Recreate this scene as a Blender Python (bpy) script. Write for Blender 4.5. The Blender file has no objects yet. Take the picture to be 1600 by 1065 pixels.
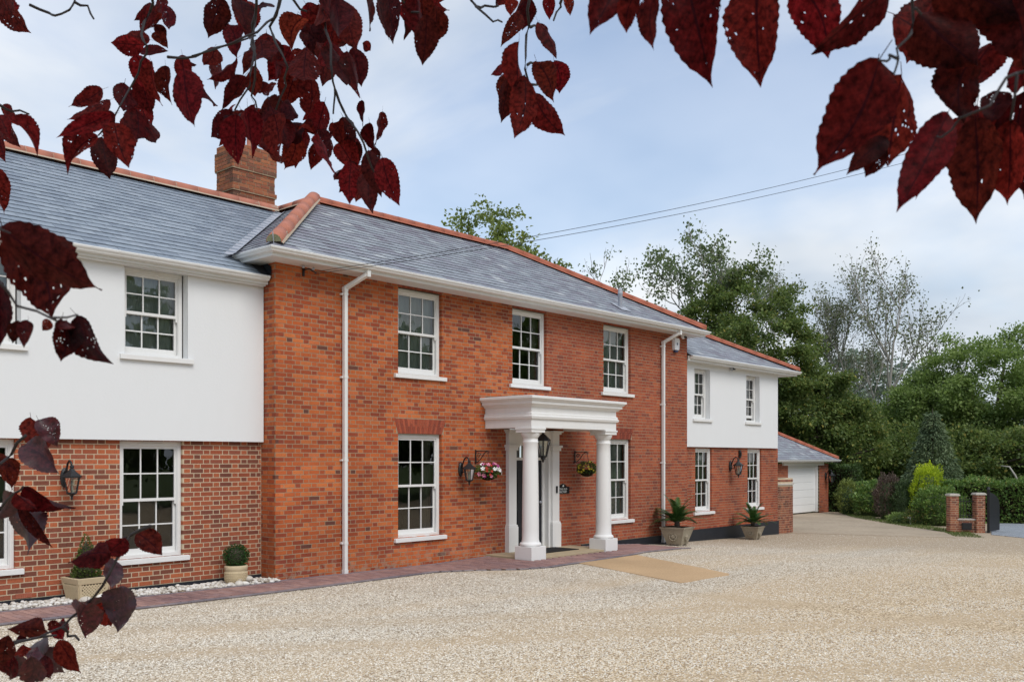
import bpy, math, random
import numpy as np
from mathutils import Vector, Matrix
random.seed(7); rng = np.random.default_rng(7)
R = math.radians
sc = bpy.context.scene
COL = sc.collection

# ---------------------------------------------------------------- camera
cam = bpy.data.cameras.new('camera'); camo = bpy.data.objects.new('camera', cam); COL.objects.link(camo)
camo.location = (0, -13.4, 2.07); camo.rotation_euler = (R(90), 0, R(-48.1))
cam.sensor_width = 36; cam.lens = 32.85; cam.shift_y = 0.115; cam.clip_start = .05; cam.clip_end = 3000
cam.dof.use_dof = True; cam.dof.focus_distance = 17; cam.dof.aperture_fstop = 22
sc.camera = camo

# ---------------------------------------------------------------- sky, sun, exposure
SUN_EL, SUN_AZ = R(48), R(196)       # azimuth clockwise from +Y
sun = bpy.data.lights.new('sun', 'SUN'); suno = bpy.data.objects.new('sun', sun); COL.objects.link(suno)
sun.energy = 1.5; sun.angle = R(30); sun.color = (1, .955, .89)
sv = Vector((math.cos(SUN_EL)*math.sin(SUN_AZ), math.cos(SUN_EL)*math.cos(SUN_AZ), math.sin(SUN_EL)))
suno.rotation_euler = sv.to_track_quat('Z', 'Y').to_euler(); suno.location = sv*60
world = bpy.data.worlds.new('World'); sc.world = world; world.use_nodes = True
wn = world.node_tree.nodes; wl = world.node_tree.links; wn.clear()
def N(nodes, t, **k):
    n = nodes.new(t)
    for a, b in k.items():
        if hasattr(n, a): setattr(n, a, b)
    return n
wo = N(wn, 'ShaderNodeOutputWorld')
sky = N(wn, 'ShaderNodeTexSky', sky_type='NISHITA', sun_disc=False, sun_elevation=SUN_EL, sun_rotation=SUN_AZ, air_density=1.0, dust_density=.8, ozone_density=2.0)
b1 = N(wn, 'ShaderNodeBackground'); b1.inputs[1].default_value = .135; wl.new(sky.outputs[0], b1.inputs[0])
tc = N(wn, 'ShaderNodeTexCoord'); sep = N(wn, 'ShaderNodeSeparateXYZ'); wl.new(tc.outputs['Generated'], sep.inputs[0])
def M(nodes, links, op, a, b=None, c=None, clamp=False):
    n = nodes.new('ShaderNodeMath'); n.operation = op; n.use_clamp = clamp
    for i, v in enumerate((a, b, c)):
        if v is None: continue
        if isinstance(v, (int, float)): n.inputs[i].default_value = v
        else: links.new(v, n.inputs[i])
    return n.outputs[0]
zz = M(wn, wl, 'ADD', M(wn, wl, 'MAXIMUM', sep.outputs[2], 0.0), .28)
cx = M(wn, wl, 'DIVIDE', sep.outputs[0], zz); cy = M(wn, wl, 'DIVIDE', sep.outputs[1], zz)
comb = N(wn, 'ShaderNodeCombineXYZ'); wl.new(cx, comb.inputs[0]); wl.new(cy, comb.inputs[1]); comb.inputs[2].default_value = 16.4
n1 = N(wn, 'ShaderNodeTexNoise'); n1.inputs['Scale'].default_value = .95; n1.inputs['Detail'].default_value = 7; n1.inputs['Roughness'].default_value = .56; n1.inputs['Distortion'].default_value = .35
wl.new(comb.outputs[0], n1.inputs['Vector'])
ramp = N(wn, 'ShaderNodeValToRGB'); ramp.color_ramp.elements[0].position = .40; ramp.color_ramp.elements[1].position = .60
ramp.color_ramp.elements[0].color = (.32, .32, .32, 1); ramp.color_ramp.elements[1].color = (1, 1, 1, 1)
wl.new(n1.outputs[0], ramp.inputs[0])
n2 = N(wn, 'ShaderNodeTexNoise'); n2.inputs['Scale'].default_value = 1.6; n2.inputs['Detail'].default_value = 4
wl.new(comb.outputs[0], n2.inputs['Vector'])
cr2 = N(wn, 'ShaderNodeValToRGB'); cr2.color_ramp.elements[0].position = .35; cr2.color_ramp.elements[1].position = .68
cr2.color_ramp.elements[0].color = (.415, .475, .55, 1); cr2.color_ramp.elements[1].color = (.71, .725, .74, 1)
wl.new(n2.outputs[0], cr2.inputs[0])
b2 = N(wn, 'ShaderNodeBackground'); b2.inputs[1].default_value = 1.0; wl.new(cr2.outputs[0], b2.inputs[0])
mx = N(wn, 'ShaderNodeMixShader'); hz = M(wn, wl, 'MULTIPLY', M(wn, wl, 'SUBTRACT', .42, sep.outputs[2], clamp=True), 1.2); wl.new(M(wn, wl, 'ADD', M(wn, wl, 'MULTIPLY', ramp.outputs[0], .92), hz, clamp=True), mx.inputs[0]); wl.new(b1.outputs[0], mx.inputs[1]); wl.new(b2.outputs[0], mx.inputs[2])
wl.new(mx.outputs[0], wo.inputs[0])
sc.view_settings.view_transform = 'Standard'; sc.view_settings.look = 'None'; sc.view_settings.exposure = 0.5; sc.view_settings.gamma = 1
sc.view_settings.use_curve_mapping = False
sc.render.engine = 'CYCLES'
sc.cycles.use_denoising = True; sc.cycles.max_bounces = 6; sc.cycles.transparent_max_bounces = 12; sc.cycles.diffuse_bounces = 4
sc.cycles.caustics_reflective = False; sc.cycles.caustics_refractive = False

# ---------------------------------------------------------------- materials
def newmat(name):
    m = bpy.data.materials.new(name); m.use_nodes = True; nt = m.node_tree
    return m, nt.nodes, nt.links, nt.nodes['Principled BSDF']
def ramp_node(nd, cols, interp='LINEAR'):
    r = nd.new('ShaderNodeValToRGB'); r.color_ramp.interpolation = interp; el = r.color_ramp.elements
    while len(el) < len(cols): el.new(.5)
    for e, (p, c) in zip(el, cols): e.position = p; e.color = (*c, 1)
    return r
def rnd(nd, lk):
    g = nd.new('ShaderNodeNewGeometry'); o = nd.new('ShaderNodeObjectInfo')
    return M(nd, lk, 'FRACT', M(nd, lk, 'ADD', g.outputs['Random Per Island'], M(nd, lk, 'MULTIPLY', o.outputs['Random'], 7.31)))
def objnoise(nd, lk, scale, detail=3, rough=.5, coord='Object', vec=None):
    t = nd.new('ShaderNodeTexCoord'); n = nd.new('ShaderNodeTexNoise')
    n.inputs['Scale'].default_value = scale; n.inputs['Detail'].default_value = detail; n.inputs['Roughness'].default_value = rough
    if coord == 'World':
        g = nd.new('ShaderNodeNewGeometry'); lk.new(g.outputs['Position'], n.inputs['Vector'])
    else: lk.new(t.outputs[coord], n.inputs['Vector'])
    return n.outputs[0]
def mixc(nd, lk, fac, a, b, mode='MIX'):
    m = nd.new('ShaderNodeMix'); m.data_type = 'RGBA'; m.blend_type = mode
    for i, v in ((0, fac), (6, a), (7, b)):
        if isinstance(v, (int, float)): m.inputs[i].default_value = v
        elif isinstance(v, tuple): m.inputs[i].default_value = (*v, 1)
        else: lk.new(v, m.inputs[i])
    return m.outputs[2]
def bump(nd, lk, p, h, strength=.3, dist=.01):
    b = nd.new('ShaderNodeBump'); b.inputs['Strength'].default_value = strength; b.inputs['Distance'].default_value = dist
    lk.new(h, b.inputs['Height']); lk.new(b.outputs[0], p.inputs['Normal'])
def plain(name, col, rough=.5, spec=.5, var=.08, scale=6, bmp=0, metal=0, coord='World'):
    m, nd, lk, p = newmat(name)
    nz = objnoise(nd, lk, scale, 4, .55, coord)
    c = mixc(nd, lk, nz, tuple(max(0, v*(1-var)) for v in col), tuple(min(1, v*(1+var)) for v in col))
    lk.new(c, p.inputs['Base Color']); p.inputs['Roughness'].default_value = rough; p.inputs['Metallic'].default_value = metal
    p.inputs['Specular IOR Level'].default_value = spec
    if bmp: bump(nd, lk, p, objnoise(nd, lk, scale*8, 3, .6, coord), bmp, .004)
    return m
def weathered(name, col, rough, spec, amount, bmp=0):
    m, nd, lk, p = newmat(name); g = nd.new('ShaderNodeNewGeometry'); mp = nd.new('ShaderNodeMapping'); mp.inputs['Scale'].default_value = (3, 3, .8); lk.new(g.outputs['Position'], mp.inputs[0])
    n = nd.new('ShaderNodeTexNoise'); n.inputs['Scale'].default_value = 1.6; n.inputs['Detail'].default_value = 6; n.inputs['Roughness'].default_value = .65; lk.new(mp.outputs[0], n.inputs['Vector'])
    f = M(nd, lk, 'MULTIPLY', M(nd, lk, 'SUBTRACT', n.outputs[0], .46, clamp=True), amount*4); f2 = M(nd, lk, 'MULTIPLY', M(nd, lk, 'SUBTRACT', objnoise(nd, lk, .7, 4, .6, 'World'), .45, clamp=True), amount*2)
    c = mixc(nd, lk, M(nd, lk, 'ADD', f, f2, clamp=True), col, tuple(v*k for v, k in zip(col, (.74, .72, .66)))); lk.new(c, p.inputs['Base Color']); p.inputs['Roughness'].default_value = rough; p.inputs['Specular IOR Level'].default_value = spec
    if bmp: bump(nd, lk, p, objnoise(nd, lk, 24, 5, .65, 'World'), bmp, .006)
    return m
def brickmat(name, cols, wear=.25, grime=0):
    m, nd, lk, p = newmat(name)
    r = ramp_node(nd, cols, 'CONSTANT'); lk.new(rnd(nd, lk), r.inputs[0])
    fine = objnoise(nd, lk, 38, 4, .65, 'World'); big = objnoise(nd, lk, .7, 4, .55, 'World')
    c = mixc(nd, lk, M(nd, lk, 'MULTIPLY', fine, wear*1.3), r.outputs[0], (.30, .16, .10))
    c = mixc(nd, lk, M(nd, lk, 'MULTIPLY', M(nd, lk, 'GREATER_THAN', objnoise(nd, lk, 60, 2, .5, 'World'), .63), .45), c, (.07, .03, .025))
    c = mixc(nd, lk, 1.0, c, ramp_node_out(nd, lk, big, [(.3, (.70, .68, .72)), (.7, (1.12, 1.08, 1.0))]), 'MULTIPLY')
    if grime:
        g = nd.new('ShaderNodeNewGeometry'); s = nd.new('ShaderNodeSeparateXYZ'); lk.new(g.outputs['Position'], s.inputs[0])
        low = M(nd, lk, 'SUBTRACT', .62, M(nd, lk, 'MULTIPLY', s.outputs[2], 1.5), clamp=True)
        f = M(nd, lk, 'MULTIPLY', low, M(nd, lk, 'GREATER_THAN', objnoise(nd, lk, 7, 4, .6, 'World'), .54))
        c = mixc(nd, lk, M(nd, lk, 'MULTIPLY', f, grime), c, (.36, .30, .24))
    lk.new(c, p.inputs['Base Color']); p.inputs['Roughness'].default_value = .85; p.inputs['Specular IOR Level'].default_value = .25
    bump(nd, lk, p, fine, .35, .006)
    return m
def ramp_node_out(nd, lk, f, cols):
    r = ramp_node(nd, cols); lk.new(f, r.inputs[0]); return r.outputs[0]

MAT = {}
MAT['brick_old'] = brickmat('brick_orange', [(0, (.47, .105, .028)), (.18, (.54, .135, .036)), (.34, (.38, .075, .025)), (.48, (.58, .165, .05)), (.56, (.31, .060, .026)), (.72, (.49, .112, .032)), (.88, (.29, .058, .032)), (.92, (.58, .16, .055)), (.985, (.14, .05, .037))], .14, .75)
MAT['brick_new'] = brickmat('brick_red', [(0, (.36, .078, .036)), (.22, (.40, .092, .042)), (.45, (.33, .066, .033)), (.66, (.43, .104, .045)), (.80, (.29, .058, .034)), (.93, (.22, .05, .036))], .2)
MAT['brick_multi'] = brickmat('brick_multi', [(0, (.34, .085, .042)), (.18, (.44, .12, .055)), (.36, (.23, .07, .045)), (.50, (.38, .095, .045)), (.64, (.19, .062, .042)), (.76, (.31, .09, .055)), (.88, (.47, .13, .055))], .18)
MAT['brick_dark'] = brickmat('brick_arch', [(0, (.28, .055, .032)), (.3, (.35, .075, .04)), (.6, (.24, .05, .032)), (.85, (.39, .09, .05))], .15)
MAT['brick_buff'] = brickmat('brick_mixed', [(0, (.33, .12, .07)), (.25, (.22, .07, .05)), (.45, (.40, .16, .09)), (.65, (.15, .06, .045)), (.8, (.36, .13, .08))], .3)
MAT['brick_chimney'] = brickmat('brick_chimney', [(0, (.40, .12, .05)), (.2, (.30, .08, .04)), (.4, (.46, .16, .07)), (.6, (.20, .07, .045)), (.75, (.36, .12, .07)), (.9, (.12, .06, .045))], .5)
MAT['mortar_tan'] = plain('mortar_tan', (.35, .26, .175), .95, .2, .3, 9, .4)
MAT['mortar_cream'] = plain('mortar_cream', (.56, .45, .32), .95, .2, .18, 9, .4)
MAT['white_render'] = weathered('white_render', (.74, .755, .77), .9, .3, .035, .3)
MAT['white_paint'] = plain('white_paint', (.75, .75, .74), .42, .5, .025, 3)
MAT['white_stone'] = weathered('white_masonry_paint', (.755, .755, .75), .6, .4, .14, .08)
MAT['pvc'] = weathered('white_gutter_plastic', (.73, .735, .73), .4, .5, .22)
MAT['black'] = plain('black_ironwork', (.012, .013, .015), .45, .5, .2, 30)
MAT['plinth'] = plain('black_plinth_paint', (.014, .017, .024), .5, .45, .25, 5, .1)
MAT['door'] = plain('black_door_paint', (.010, .012, .018), .3, .5, .1, 4)
MAT['lead'] = plain('lead_flashing', (.36, .38, .43), .5, .5, .15, 4)
MAT['terracotta'] = plain('terracotta_red', (.37, .115, .068), .75, .35, .22, 7, .2)
MAT['terracotta_pale'] = plain('terracotta_weathered', (.44, .17, .115), .8, .3, .22, 6, .25)
MAT['ridge_mortar'] = plain('ridge_mortar', (.42, .34, .26), .95, .2, .2, 15, .3)
MAT['mossy'] = plain('mossy_mortar', (.24, .24, .15), .95, .2, .35, 25, .3)
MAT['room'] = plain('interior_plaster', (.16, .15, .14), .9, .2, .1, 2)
MAT['blind'] = plain('pale_blind_cloth', (.66, .70, .66), .9, .2, .06, 5)
MAT['curtain'] = plain('beige_curtain', (.33, .29, .25), .9, .2, .1, 5)
MAT['slab'] = plain('porch_sandstone', (.42, .335, .22), .85, .3, .12, 4, .15)
MAT['mat'] = plain('rubber_mat', (.02, .019, .018), .95, .2, .3, 60, .4)
MAT['stone'] = plain('weathered_stone', (.34, .295, .225), .9, .25, .28, 14, .4)
MAT['cream_stone'] = plain('cream_cast_stone', (.56, .46, .30), .85, .3, .12, 16, .2)
MAT['soil'] = plain('potting_soil', (.025, .018, .012), .98, .1, .4, 40, .5)
MAT['bark'] = plain('tree_bark', (.085, .07, .055), .95, .2, .35, 12, .5)
MAT['bark_grey'] = plain('grey_bark', (.34, .32, .29), .95, .2, .3, 12, .5)  # grey bark, paled further to put distance haze into the colour
MAT['twig'] = plain('dark_twig_bark', (.020, .015, .016), .7, .4, .35, 90, .3)
MAT['cap_stone'] = plain('coping_stone', (.50, .47, .42), .85, .3, .15, 14, .2)
MAT['garage_door'] = plain('garage_door_white', (.80, .80, .79), .4, .5, .02, 2)
MAT['wood'] = plain('grey_timber', (.16, .14, .12), .9, .2, .3, 10, .4)
MAT['lens'] = plain('alarm_cover_white', (.74, .76, .80), .35, .5, .03, 6)
MAT['blue'] = plain('alarm_base_blue', (.02, .035, .10), .4, .5, .1, 6)
MAT['bulb'] = plain('candle_tube_ivory', (.30, .28, .23), .5, .5, .05, 6)
MAT['sign_white'] = plain('sign_lettering_white', (.72, .76, .74), .5, .5, .05, 40)

def slatemat(name, cols, rough=.42):
    m, nd, lk, p = newmat(name)
    r = ramp_node(nd, cols); lk.new(rnd(nd, lk), r.inputs[0])
    f = objnoise(nd, lk, 14, 4, .6, 'World')
    c = mixc(nd, lk, 1.0, r.outputs[0], ramp_node_out(nd, lk, f, [(.3, (.82, .82, .84)), (.7, (1.15, 1.14, 1.12))]), 'MULTIPLY')
    lk.new(c, p.inputs['Base Color']); p.inputs['Specular IOR Level'].default_value = .55
    lk.new(M(nd, lk, 'ADD', rough-.1, M(nd, lk, 'MULTIPLY', f, .25)), p.inputs['Roughness'])
    bump(nd, lk, p, objnoise(nd, lk, 40, 4, .6, 'World'), .25, .004)
    return m
MAT['slate_blue'] = slatemat('slate_blue_grey', [(0, (.185, .225, .28)), (.5, (.225, .27, .325)), (1, (.27, .315, .37))])
MAT['slate_mix'] = slatemat('slate_heather', [(0, (.18, .17, .21)), (.2, (.205, .22, .255)), (.5, (.27, .30, .335)), (.75, (.205, .205, .25)), (.95, (.31, .34, .37)), (1, (.40, .42, .44))])
MAT['slate_under'] = plain('roof_underlay', (.03, .032, .038), .9, .2, .1, 3)

def glassmat():
    m, nd, lk, p = newmat('window_glass'); out = nd['Material Output']; nd.remove(p)
    fr = nd.new('ShaderNodeFresnel'); fr.inputs[0].default_value = 1.95
    t = nd.new('ShaderNodeBsdfTransparent'); t.inputs[0].default_value = (.80, .86, .83, 1)
    g = nd.new('ShaderNodeBsdfGlossy'); g.inputs['Roughness'].default_value = .01
    b = nd.new('ShaderNodeBump'); b.inputs['Strength'].default_value = .12; b.inputs['Distance'].default_value = .02
    lk.new(objnoise(nd, lk, 2.2, 2, .5, 'World'), b.inputs['Height']); lk.new(b.outputs[0], g.inputs['Normal'])
    x = nd.new('ShaderNodeMixShader'); lk.new(fr.outputs[0], x.inputs[0]); lk.new(t.outputs[0], x.inputs[1]); lk.new(g.outputs[0], x.inputs[2]); lk.new(x.outputs[0], out.inputs[0])
    return m
MAT['glass'] = glassmat()

def leafmat(name, cols, trans=(.25, .40, .06), tf=.3, rough=.55):
    m, nd, lk, p = newmat(name); out = nd['Material Output']
    r = ramp_node(nd, cols); lk.new(rnd(nd, lk), r.inputs[0])
    r = mixc(nd, lk, 1, r.outputs[0], ramp_node_out(nd, lk, objnoise(nd, lk, .75, 3, .6, 'World'), [(.34, (.66, .72, .70)), (.66, (1.30, 1.22, 1.10))]), 'MULTIPLY')
    lk.new(r, p.inputs['Base Color']); p.inputs['Roughness'].default_value = rough; p.inputs['Specular IOR Level'].default_value = .35
    t = nd.new('ShaderNodeBsdfTranslucent'); lk.new(mixc(nd, lk, .5, r, trans), t.inputs[0])
    x = nd.new('ShaderNodeMixShader'); x.inputs[0].default_value = tf
    lk.new(p.outputs[0], x.inputs[1]); lk.new(t.outputs[0], x.inputs[2]); lk.new(x.outputs[0], out.inputs[0])
    return m
G = lambda a, b, c: [(0, a), (.5, b), (1, c)]
MAT['f_oak'] = leafmat('oak_leaves', G((.155, .235, .07), (.205, .295, .095), (.27, .35, .135)), (.24, .36, .07), .45)
MAT['f_maple'] = leafmat('maple_leaves', [(0, (.085, .135, .044)), (.5, (.14, .20, .064)), (.9, (.22, .275, .092)), (1, (.37, .32, .08))], (.22, .31, .07), .45)
MAT['f_poplar'] = leafmat('poplar_leaves', G((.11, .16, .075), (.15, .205, .10), (.21, .255, .14)), (.22, .30, .10), .4)
MAT['f_lime'] = leafmat('lime_leaves', G((.14, .19, .055), (.20, .25, .07), (.28, .32, .11)), (.32, .40, .08), .4)
MAT['f_birch'] = leafmat('thin_leaves', G((.12, .155, .075), (.165, .20, .105), (.215, .245, .14)), (.18, .2, .08))
MAT['f_far_haze'] = leafmat('haze_tinted_leaves', G((.25, .32, .28), (.30, .37, .32), (.34, .41, .36)), (.2, .26, .18))  # distance haze put into the leaf colour of the far trees
MAT['f_spruce'] = leafmat('spruce_needles', G((.10, .155, .08), (.135, .195, .105), (.18, .24, .14)), (.1, .15, .07), .25)
MAT['f_gold'] = leafmat('golden_conifer', G((.26, .38, .02), (.42, .55, .03), (.55, .66, .05)), (.48, .6, .03), .35)
MAT['f_purple'] = leafmat('purple_brown_leaves', G((.10, .072, .062), (.15, .105, .09), (.20, .15, .125)), (.12, .07, .05), .2)
MAT['f_yew'] = leafmat('yew_leaves', G((.05, .09, .04), (.075, .12, .05), (.11, .16, .07)), (.10, .17, .05), .35)
MAT['f_hedge'] = leafmat('clipped_hedge_leaves', G((.03, .065, .018), (.05, .095, .026), (.085, .135, .036)), (.08, .15, .03), .2)
MAT['f_laurel'] = leafmat('laurel_leaves', [(0, (.085, .165, .045)), (.5, (.13, .23, .06)), (.93, (.19, .28, .08)), (1, (.32, .29, .10))], (.18, .30, .05), .3, .45)
MAT['f_beech'] = leafmat('variegated_leaves', [(0, (.10, .155, .045)), (.55, (.15, .22, .06)), (.8, (.23, .27, .08)), (1, (.38, .22, .12))], (.22, .24, .06), .3)
MAT['f_box'] = leafmat('box_leaves', G((.016, .055, .012), (.03, .095, .018), (.06, .15, .03)), (.06, .16, .02), .2, .45)
MAT['f_boxpale'] = leafmat('pale_box_leaves', G((.05, .09, .02), (.085, .14, .03), (.17, .20, .06)), (.14, .22, .04), .2, .45)
MAT['f_cycad'] = leafmat('cycad_fronds', G((.026, .065, .02), (.042, .10, .028), (.068, .145, .04)), (.05, .13, .02), .12, .35)
MAT['f_basket'] = leafmat('basket_leaves', G((.03, .075, .015), (.055, .115, .022), (.10, .17, .03)), (.1, .2, .03), .2)
MAT['grassm'] = leafmat('grass_blades', G((.06, .10, .025), (.10, .15, .035), (.17, .20, .06)), (.15, .22, .04), .2)
for nm, c in dict(petal_white=(.8, .8, .78), petal_pink=(.68, .25, .36), petal_magenta=(.32, .02, .18), petal_red=(.48, .03, .02), petal_yellow=(.65, .55, .05)).items():
    MAT[nm] = plain(nm, c, .6, .3, .1, 60)

def plummat(name, cols, trans, tf, sheen):
    m, nd, lk, p = newmat(name); out = nd['Material Output']
    o = nd.new('ShaderNodeObjectInfo'); r = ramp_node(nd, cols); lk.new(o.outputs['Random'], r.inputs[0])
    blotch = objnoise(nd, lk, 170, 4, .62, 'World')
    tcn = nd.new('ShaderNodeTexCoord'); uv = tcn.outputs['UV']
    sp = nd.new('ShaderNodeSeparateXYZ'); lk.new(uv, sp.inputs[0])
    # veins: midrib and side veins from the leaf's own UV
    ab = M(nd, lk, 'ABSOLUTE', sp.outputs[0])
    mid = M(nd, lk, 'LESS_THAN', ab, .05)
    sv_ = M(nd, lk, 'FRACT', M(nd, lk, 'MULTIPLY', M(nd, lk, 'SUBTRACT', sp.outputs[1], M(nd, lk, 'MULTIPLY', ab, .30)), 9))
    side = M(nd, lk, 'MULTIPLY', M(nd, lk, 'LESS_THAN', sv_, .10), .5)
    vein = M(nd, lk, 'MAXIMUM', mid, side)
    c = mixc(nd, lk, 1, r.outputs[0], ramp_node_out(nd, lk, blotch, [(.32, (.45, .4, .42)), (.68, (1.5, 1.4, 1.4))]), 'MULTIPLY')
    c = mixc(nd, lk, M(nd, lk, 'MULTIPLY', vein, .35), c, (.03, .005, .01))
    lk.new(c, p.inputs['Base Color']); p.inputs['Roughness'].default_value = .48; p.inputs['Specular IOR Level'].default_value = sheen
    t = nd.new('ShaderNodeBsdfTranslucent')
    tcv = mixc(nd, lk, M(nd, lk, 'FRACT', M(nd, lk, 'MULTIPLY', o.outputs['Random'], 9.1)), trans, (trans[0]*.82, .045, .022)); tcv = mixc(nd, lk, 1, tcv, ramp_node_out(nd, lk, blotch, [(.32, (.22, .2, .2)), (.68, (1.6, 1.5, 1.4))]), 'MULTIPLY')
    tcv = mixc(nd, lk, M(nd, lk, 'MULTIPLY', vein, .8), tcv, (.04, .004, .008)); lk.new(tcv, t.inputs[0])
    x = nd.new('ShaderNodeMixShader'); lk.new(M(nd, lk, 'MULTIPLY', M(nd, lk, 'ADD', .25, M(nd, lk, 'FRACT', M(nd, lk, 'MULTIPLY', o.outputs['Random'], 17.3))), tf*1.35), x.inputs[0])
    lk.new(p.outputs[0], x.inputs[1]); lk.new(t.outputs[0], x.inputs[2])
    # shot holes eaten through the blade, more on some leaves than on others
    v = nd.new('ShaderNodeTexVoronoi'); v.inputs['Scale'].default_value = 15
    mp = nd.new('ShaderNodeVectorMath'); mp.operation = 'ADD'; cb = nd.new('ShaderNodeCombineXYZ'); lk.new(M(nd, lk, 'MULTIPLY', o.outputs['Random'], 53), cb.inputs[0])
    sq = nd.new('ShaderNodeVectorMath'); sq.operation = 'MULTIPLY'; sq.inputs[1].default_value = (.5, 1, 1); lk.new(uv, sq.inputs[0])
    lk.new(sq.outputs[0], mp.inputs[0]); lk.new(cb.outputs[0], mp.inputs[1]); lk.new(mp.outputs[0], v.inputs['Vector'])
    cl = nd.new('ShaderNodeTexNoise'); cl.inputs['Scale'].default_value = 3.0; lk.new(mp.outputs[0], cl.inputs['Vector'])
    sel = M(nd, lk, 'GREATER_THAN', M(nd, lk, 'ADD', cl.outputs[0], M(nd, lk, 'MULTIPLY', M(nd, lk, 'FRACT', M(nd, lk, 'MULTIPLY', o.outputs['Random'], 31.7)), .22)), .70)
    sc3 = nd.new('ShaderNodeSeparateColor'); lk.new(v.outputs['Color'], sc3.inputs[0])
    hole = M(nd, lk, 'LESS_THAN', v.outputs['Distance'], M(nd, lk, 'MULTIPLY', M(nd, lk, 'SUBTRACT', sc3.outputs[0], .35), .42))
    hole = M(nd, lk, 'MULTIPLY', hole, sel)
    tr = nd.new('ShaderNodeBsdfTransparent'); x2 = nd.new('ShaderNodeMixShader')
    lk.new(hole, x2.inputs[0]); lk.new(x.outputs[0], x2.inputs[1]); lk.new(tr.outputs[0], x2.inputs[2]); lk.new(x2.outputs[0], out.inputs[0])
    bump(nd, lk, p, blotch, .3, .002)
    return m
MAT['plum'] = plummat('plum_leaf_purple', [(0, (.006, .0025, .003)), (.4, (.011, .003, .004)), (.7, (.018, .004, .006)), (1, (.030, .007, .007))], (.36, .014, .022), .30, .03)
MAT['plum_top'] = plummat('plum_leaf_glossy', [(0, (.02, .01, .016)), (1, (.035, .012, .02))], (.25, .012, .02), .2, .5)

# ---------------------------------------------------------------- mesh helpers
class MB:
    def __init__(s): s.v = []; s.f = []
    def quad(s, a, b, c, d): n = len(s.v); s.v += [tuple(a), tuple(b), tuple(c), tuple(d)]; s.f.append((n, n+1, n+2, n+3))
    def poly(s, pts): n = len(s.v); s.v += [tuple(p) for p in pts]; s.f.append(tuple(range(n, n+len(pts))))
    def box(s, x0, x1, y0, y1, z0, z1):
        n = len(s.v)
        s.v += [(x0, y0, z0), (x1, y0, z0), (x1, y1, z0), (x0, y1, z0), (x0, y0, z1), (x1, y0, z1), (x1, y1, z1), (x0, y1, z1)]
        for f in ((3, 2, 1, 0), (4, 5, 6, 7), (0, 1, 5, 4), (1, 2, 6, 5), (2, 3, 7, 6), (3, 0, 4, 7)): s.f.append(tuple(n+i for i in f))
        return s
    def prism(s, O, U, V, W, u0, u1, v0, v1, w0, w1, back=True):
        n = len(s.v)
        for (u, v, w) in ((u0, v0, w0), (u1, v0, w0), (u1, v0, w1), (u0, v0, w1), (u0, v1, w0), (u1, v1, w0), (u1, v1, w1), (u0, v1, w1)):
            s.v.append((O[0]+u*U[0]+v*V[0]+w*W[0], O[1]+u*U[1]+v*V[1]+w*W[1], O[2]+u*U[2]+v*V[2]+w*W[2]))
        fs = ((0, 1, 2, 3), (7, 6, 5, 4), (0, 4, 5, 1), (1, 5, 6, 2), (2, 6, 7, 3), (3, 7, 4, 0))
        for i, f in enumerate(fs):
            if i == 1 and not back: continue
            s.f.append(tuple(n+k for k in f))
        return s
    def tube(s, pts, rads, k=6, caps=True):
        n0 = len(s.v); P = [Vector(p) for p in pts]; m = len(P)
        if isinstance(rads, (int, float)): rads = [rads]*m
        ref = Vector((.31, .17, .93))
        for i, p in enumerate(P):
            d = (P[min(i+1, m-1)]-P[max(i-1, 0)]).normalized()
            a = d.cross(ref)
            if a.length < .05: a = d.cross(Vector((1, 0, 0)))
            a.normalize(); b = d.cross(a)
            for j in range(k):
                t = 2*math.pi*j/k; q = p+(a*math.cos(t)+b*math.sin(t))*rads[i]; s.v.append((q.x, q.y, q.z))
        for i in range(m-1):
            for j in range(k):
                a = n0+i*k+j; b = n0+i*k+(j+1) % k; s.f.append((a, b, b+k, a+k))
        if caps: s.f.append(tuple(n0+j for j in range(k))[::-1]); s.f.append(tuple(n0+(m-1)*k+j for j in range(k)))
        return s
    def lathe(s, prof, c=(0, 0, 0), k=24, rot=0, cap=True):
        n0 = len(s.v)
        for r, z in prof:
            for j in range(k):
                t = 2*math.pi*j/k+rot; s.v.append((c[0]+r*math.cos(t), c[1]+r*math.sin(t), c[2]+z))
        for i in range(len(prof)-1):
            for j in range(k):
                a = n0+i*k+j; b = n0+i*k+(j+1) % k; s.f.append((a, b, b+k, a+k))
        if cap: s.f.append(tuple(n0+j for j in range(k))[::-1]); s.f.append(tuple(n0+(len(prof)-1)*k+j for j in range(k)))
        return s
    def mesh(s, name): me = bpy.data.meshes.new(name); me.from_pydata(s.v, [], s.f); return me
    def build(s, name, mat, parent=None, smooth=False, bevel=0):
        me = s.mesh(name)
        return link(name, me, mat, parent, smooth, bevel)
def link(name, me, mat, parent=None, smooth=False, bevel=0):
    o = bpy.data.objects.new(name, me); COL.objects.link(o)
    if mat is not None and not me.materials: me.materials.append(MAT[mat] if isinstance(mat, str) else mat)
    if smooth:
        me.polygons.foreach_set('use_smooth', [True]*len(me.polygons))
    if bevel:
        b = o.modifiers.new('bevel', 'BEVEL'); b.width = bevel; b.segments = 2; b.limit_method = 'ANGLE'
    if parent is not None: o.parent = parent; o.matrix_parent_inverse = Matrix.Identity(4)
    return o
def tag(o, label=None, cat=None, group=None, kind=None):
    for k, v in (('label', label), ('category', cat), ('group', group), ('kind', kind)):
        if v: o[k] = v
    return o
def thing(name, label, cat, loc=(0, 0, 0), rz=0, group=None):
    o = bpy.data.objects.new(name, None); COL.objects.link(o); o.location = loc; o.rotation_euler = (0, 0, rz); o.empty_display_size = .2
    return tag(o, label, cat, group)
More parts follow.
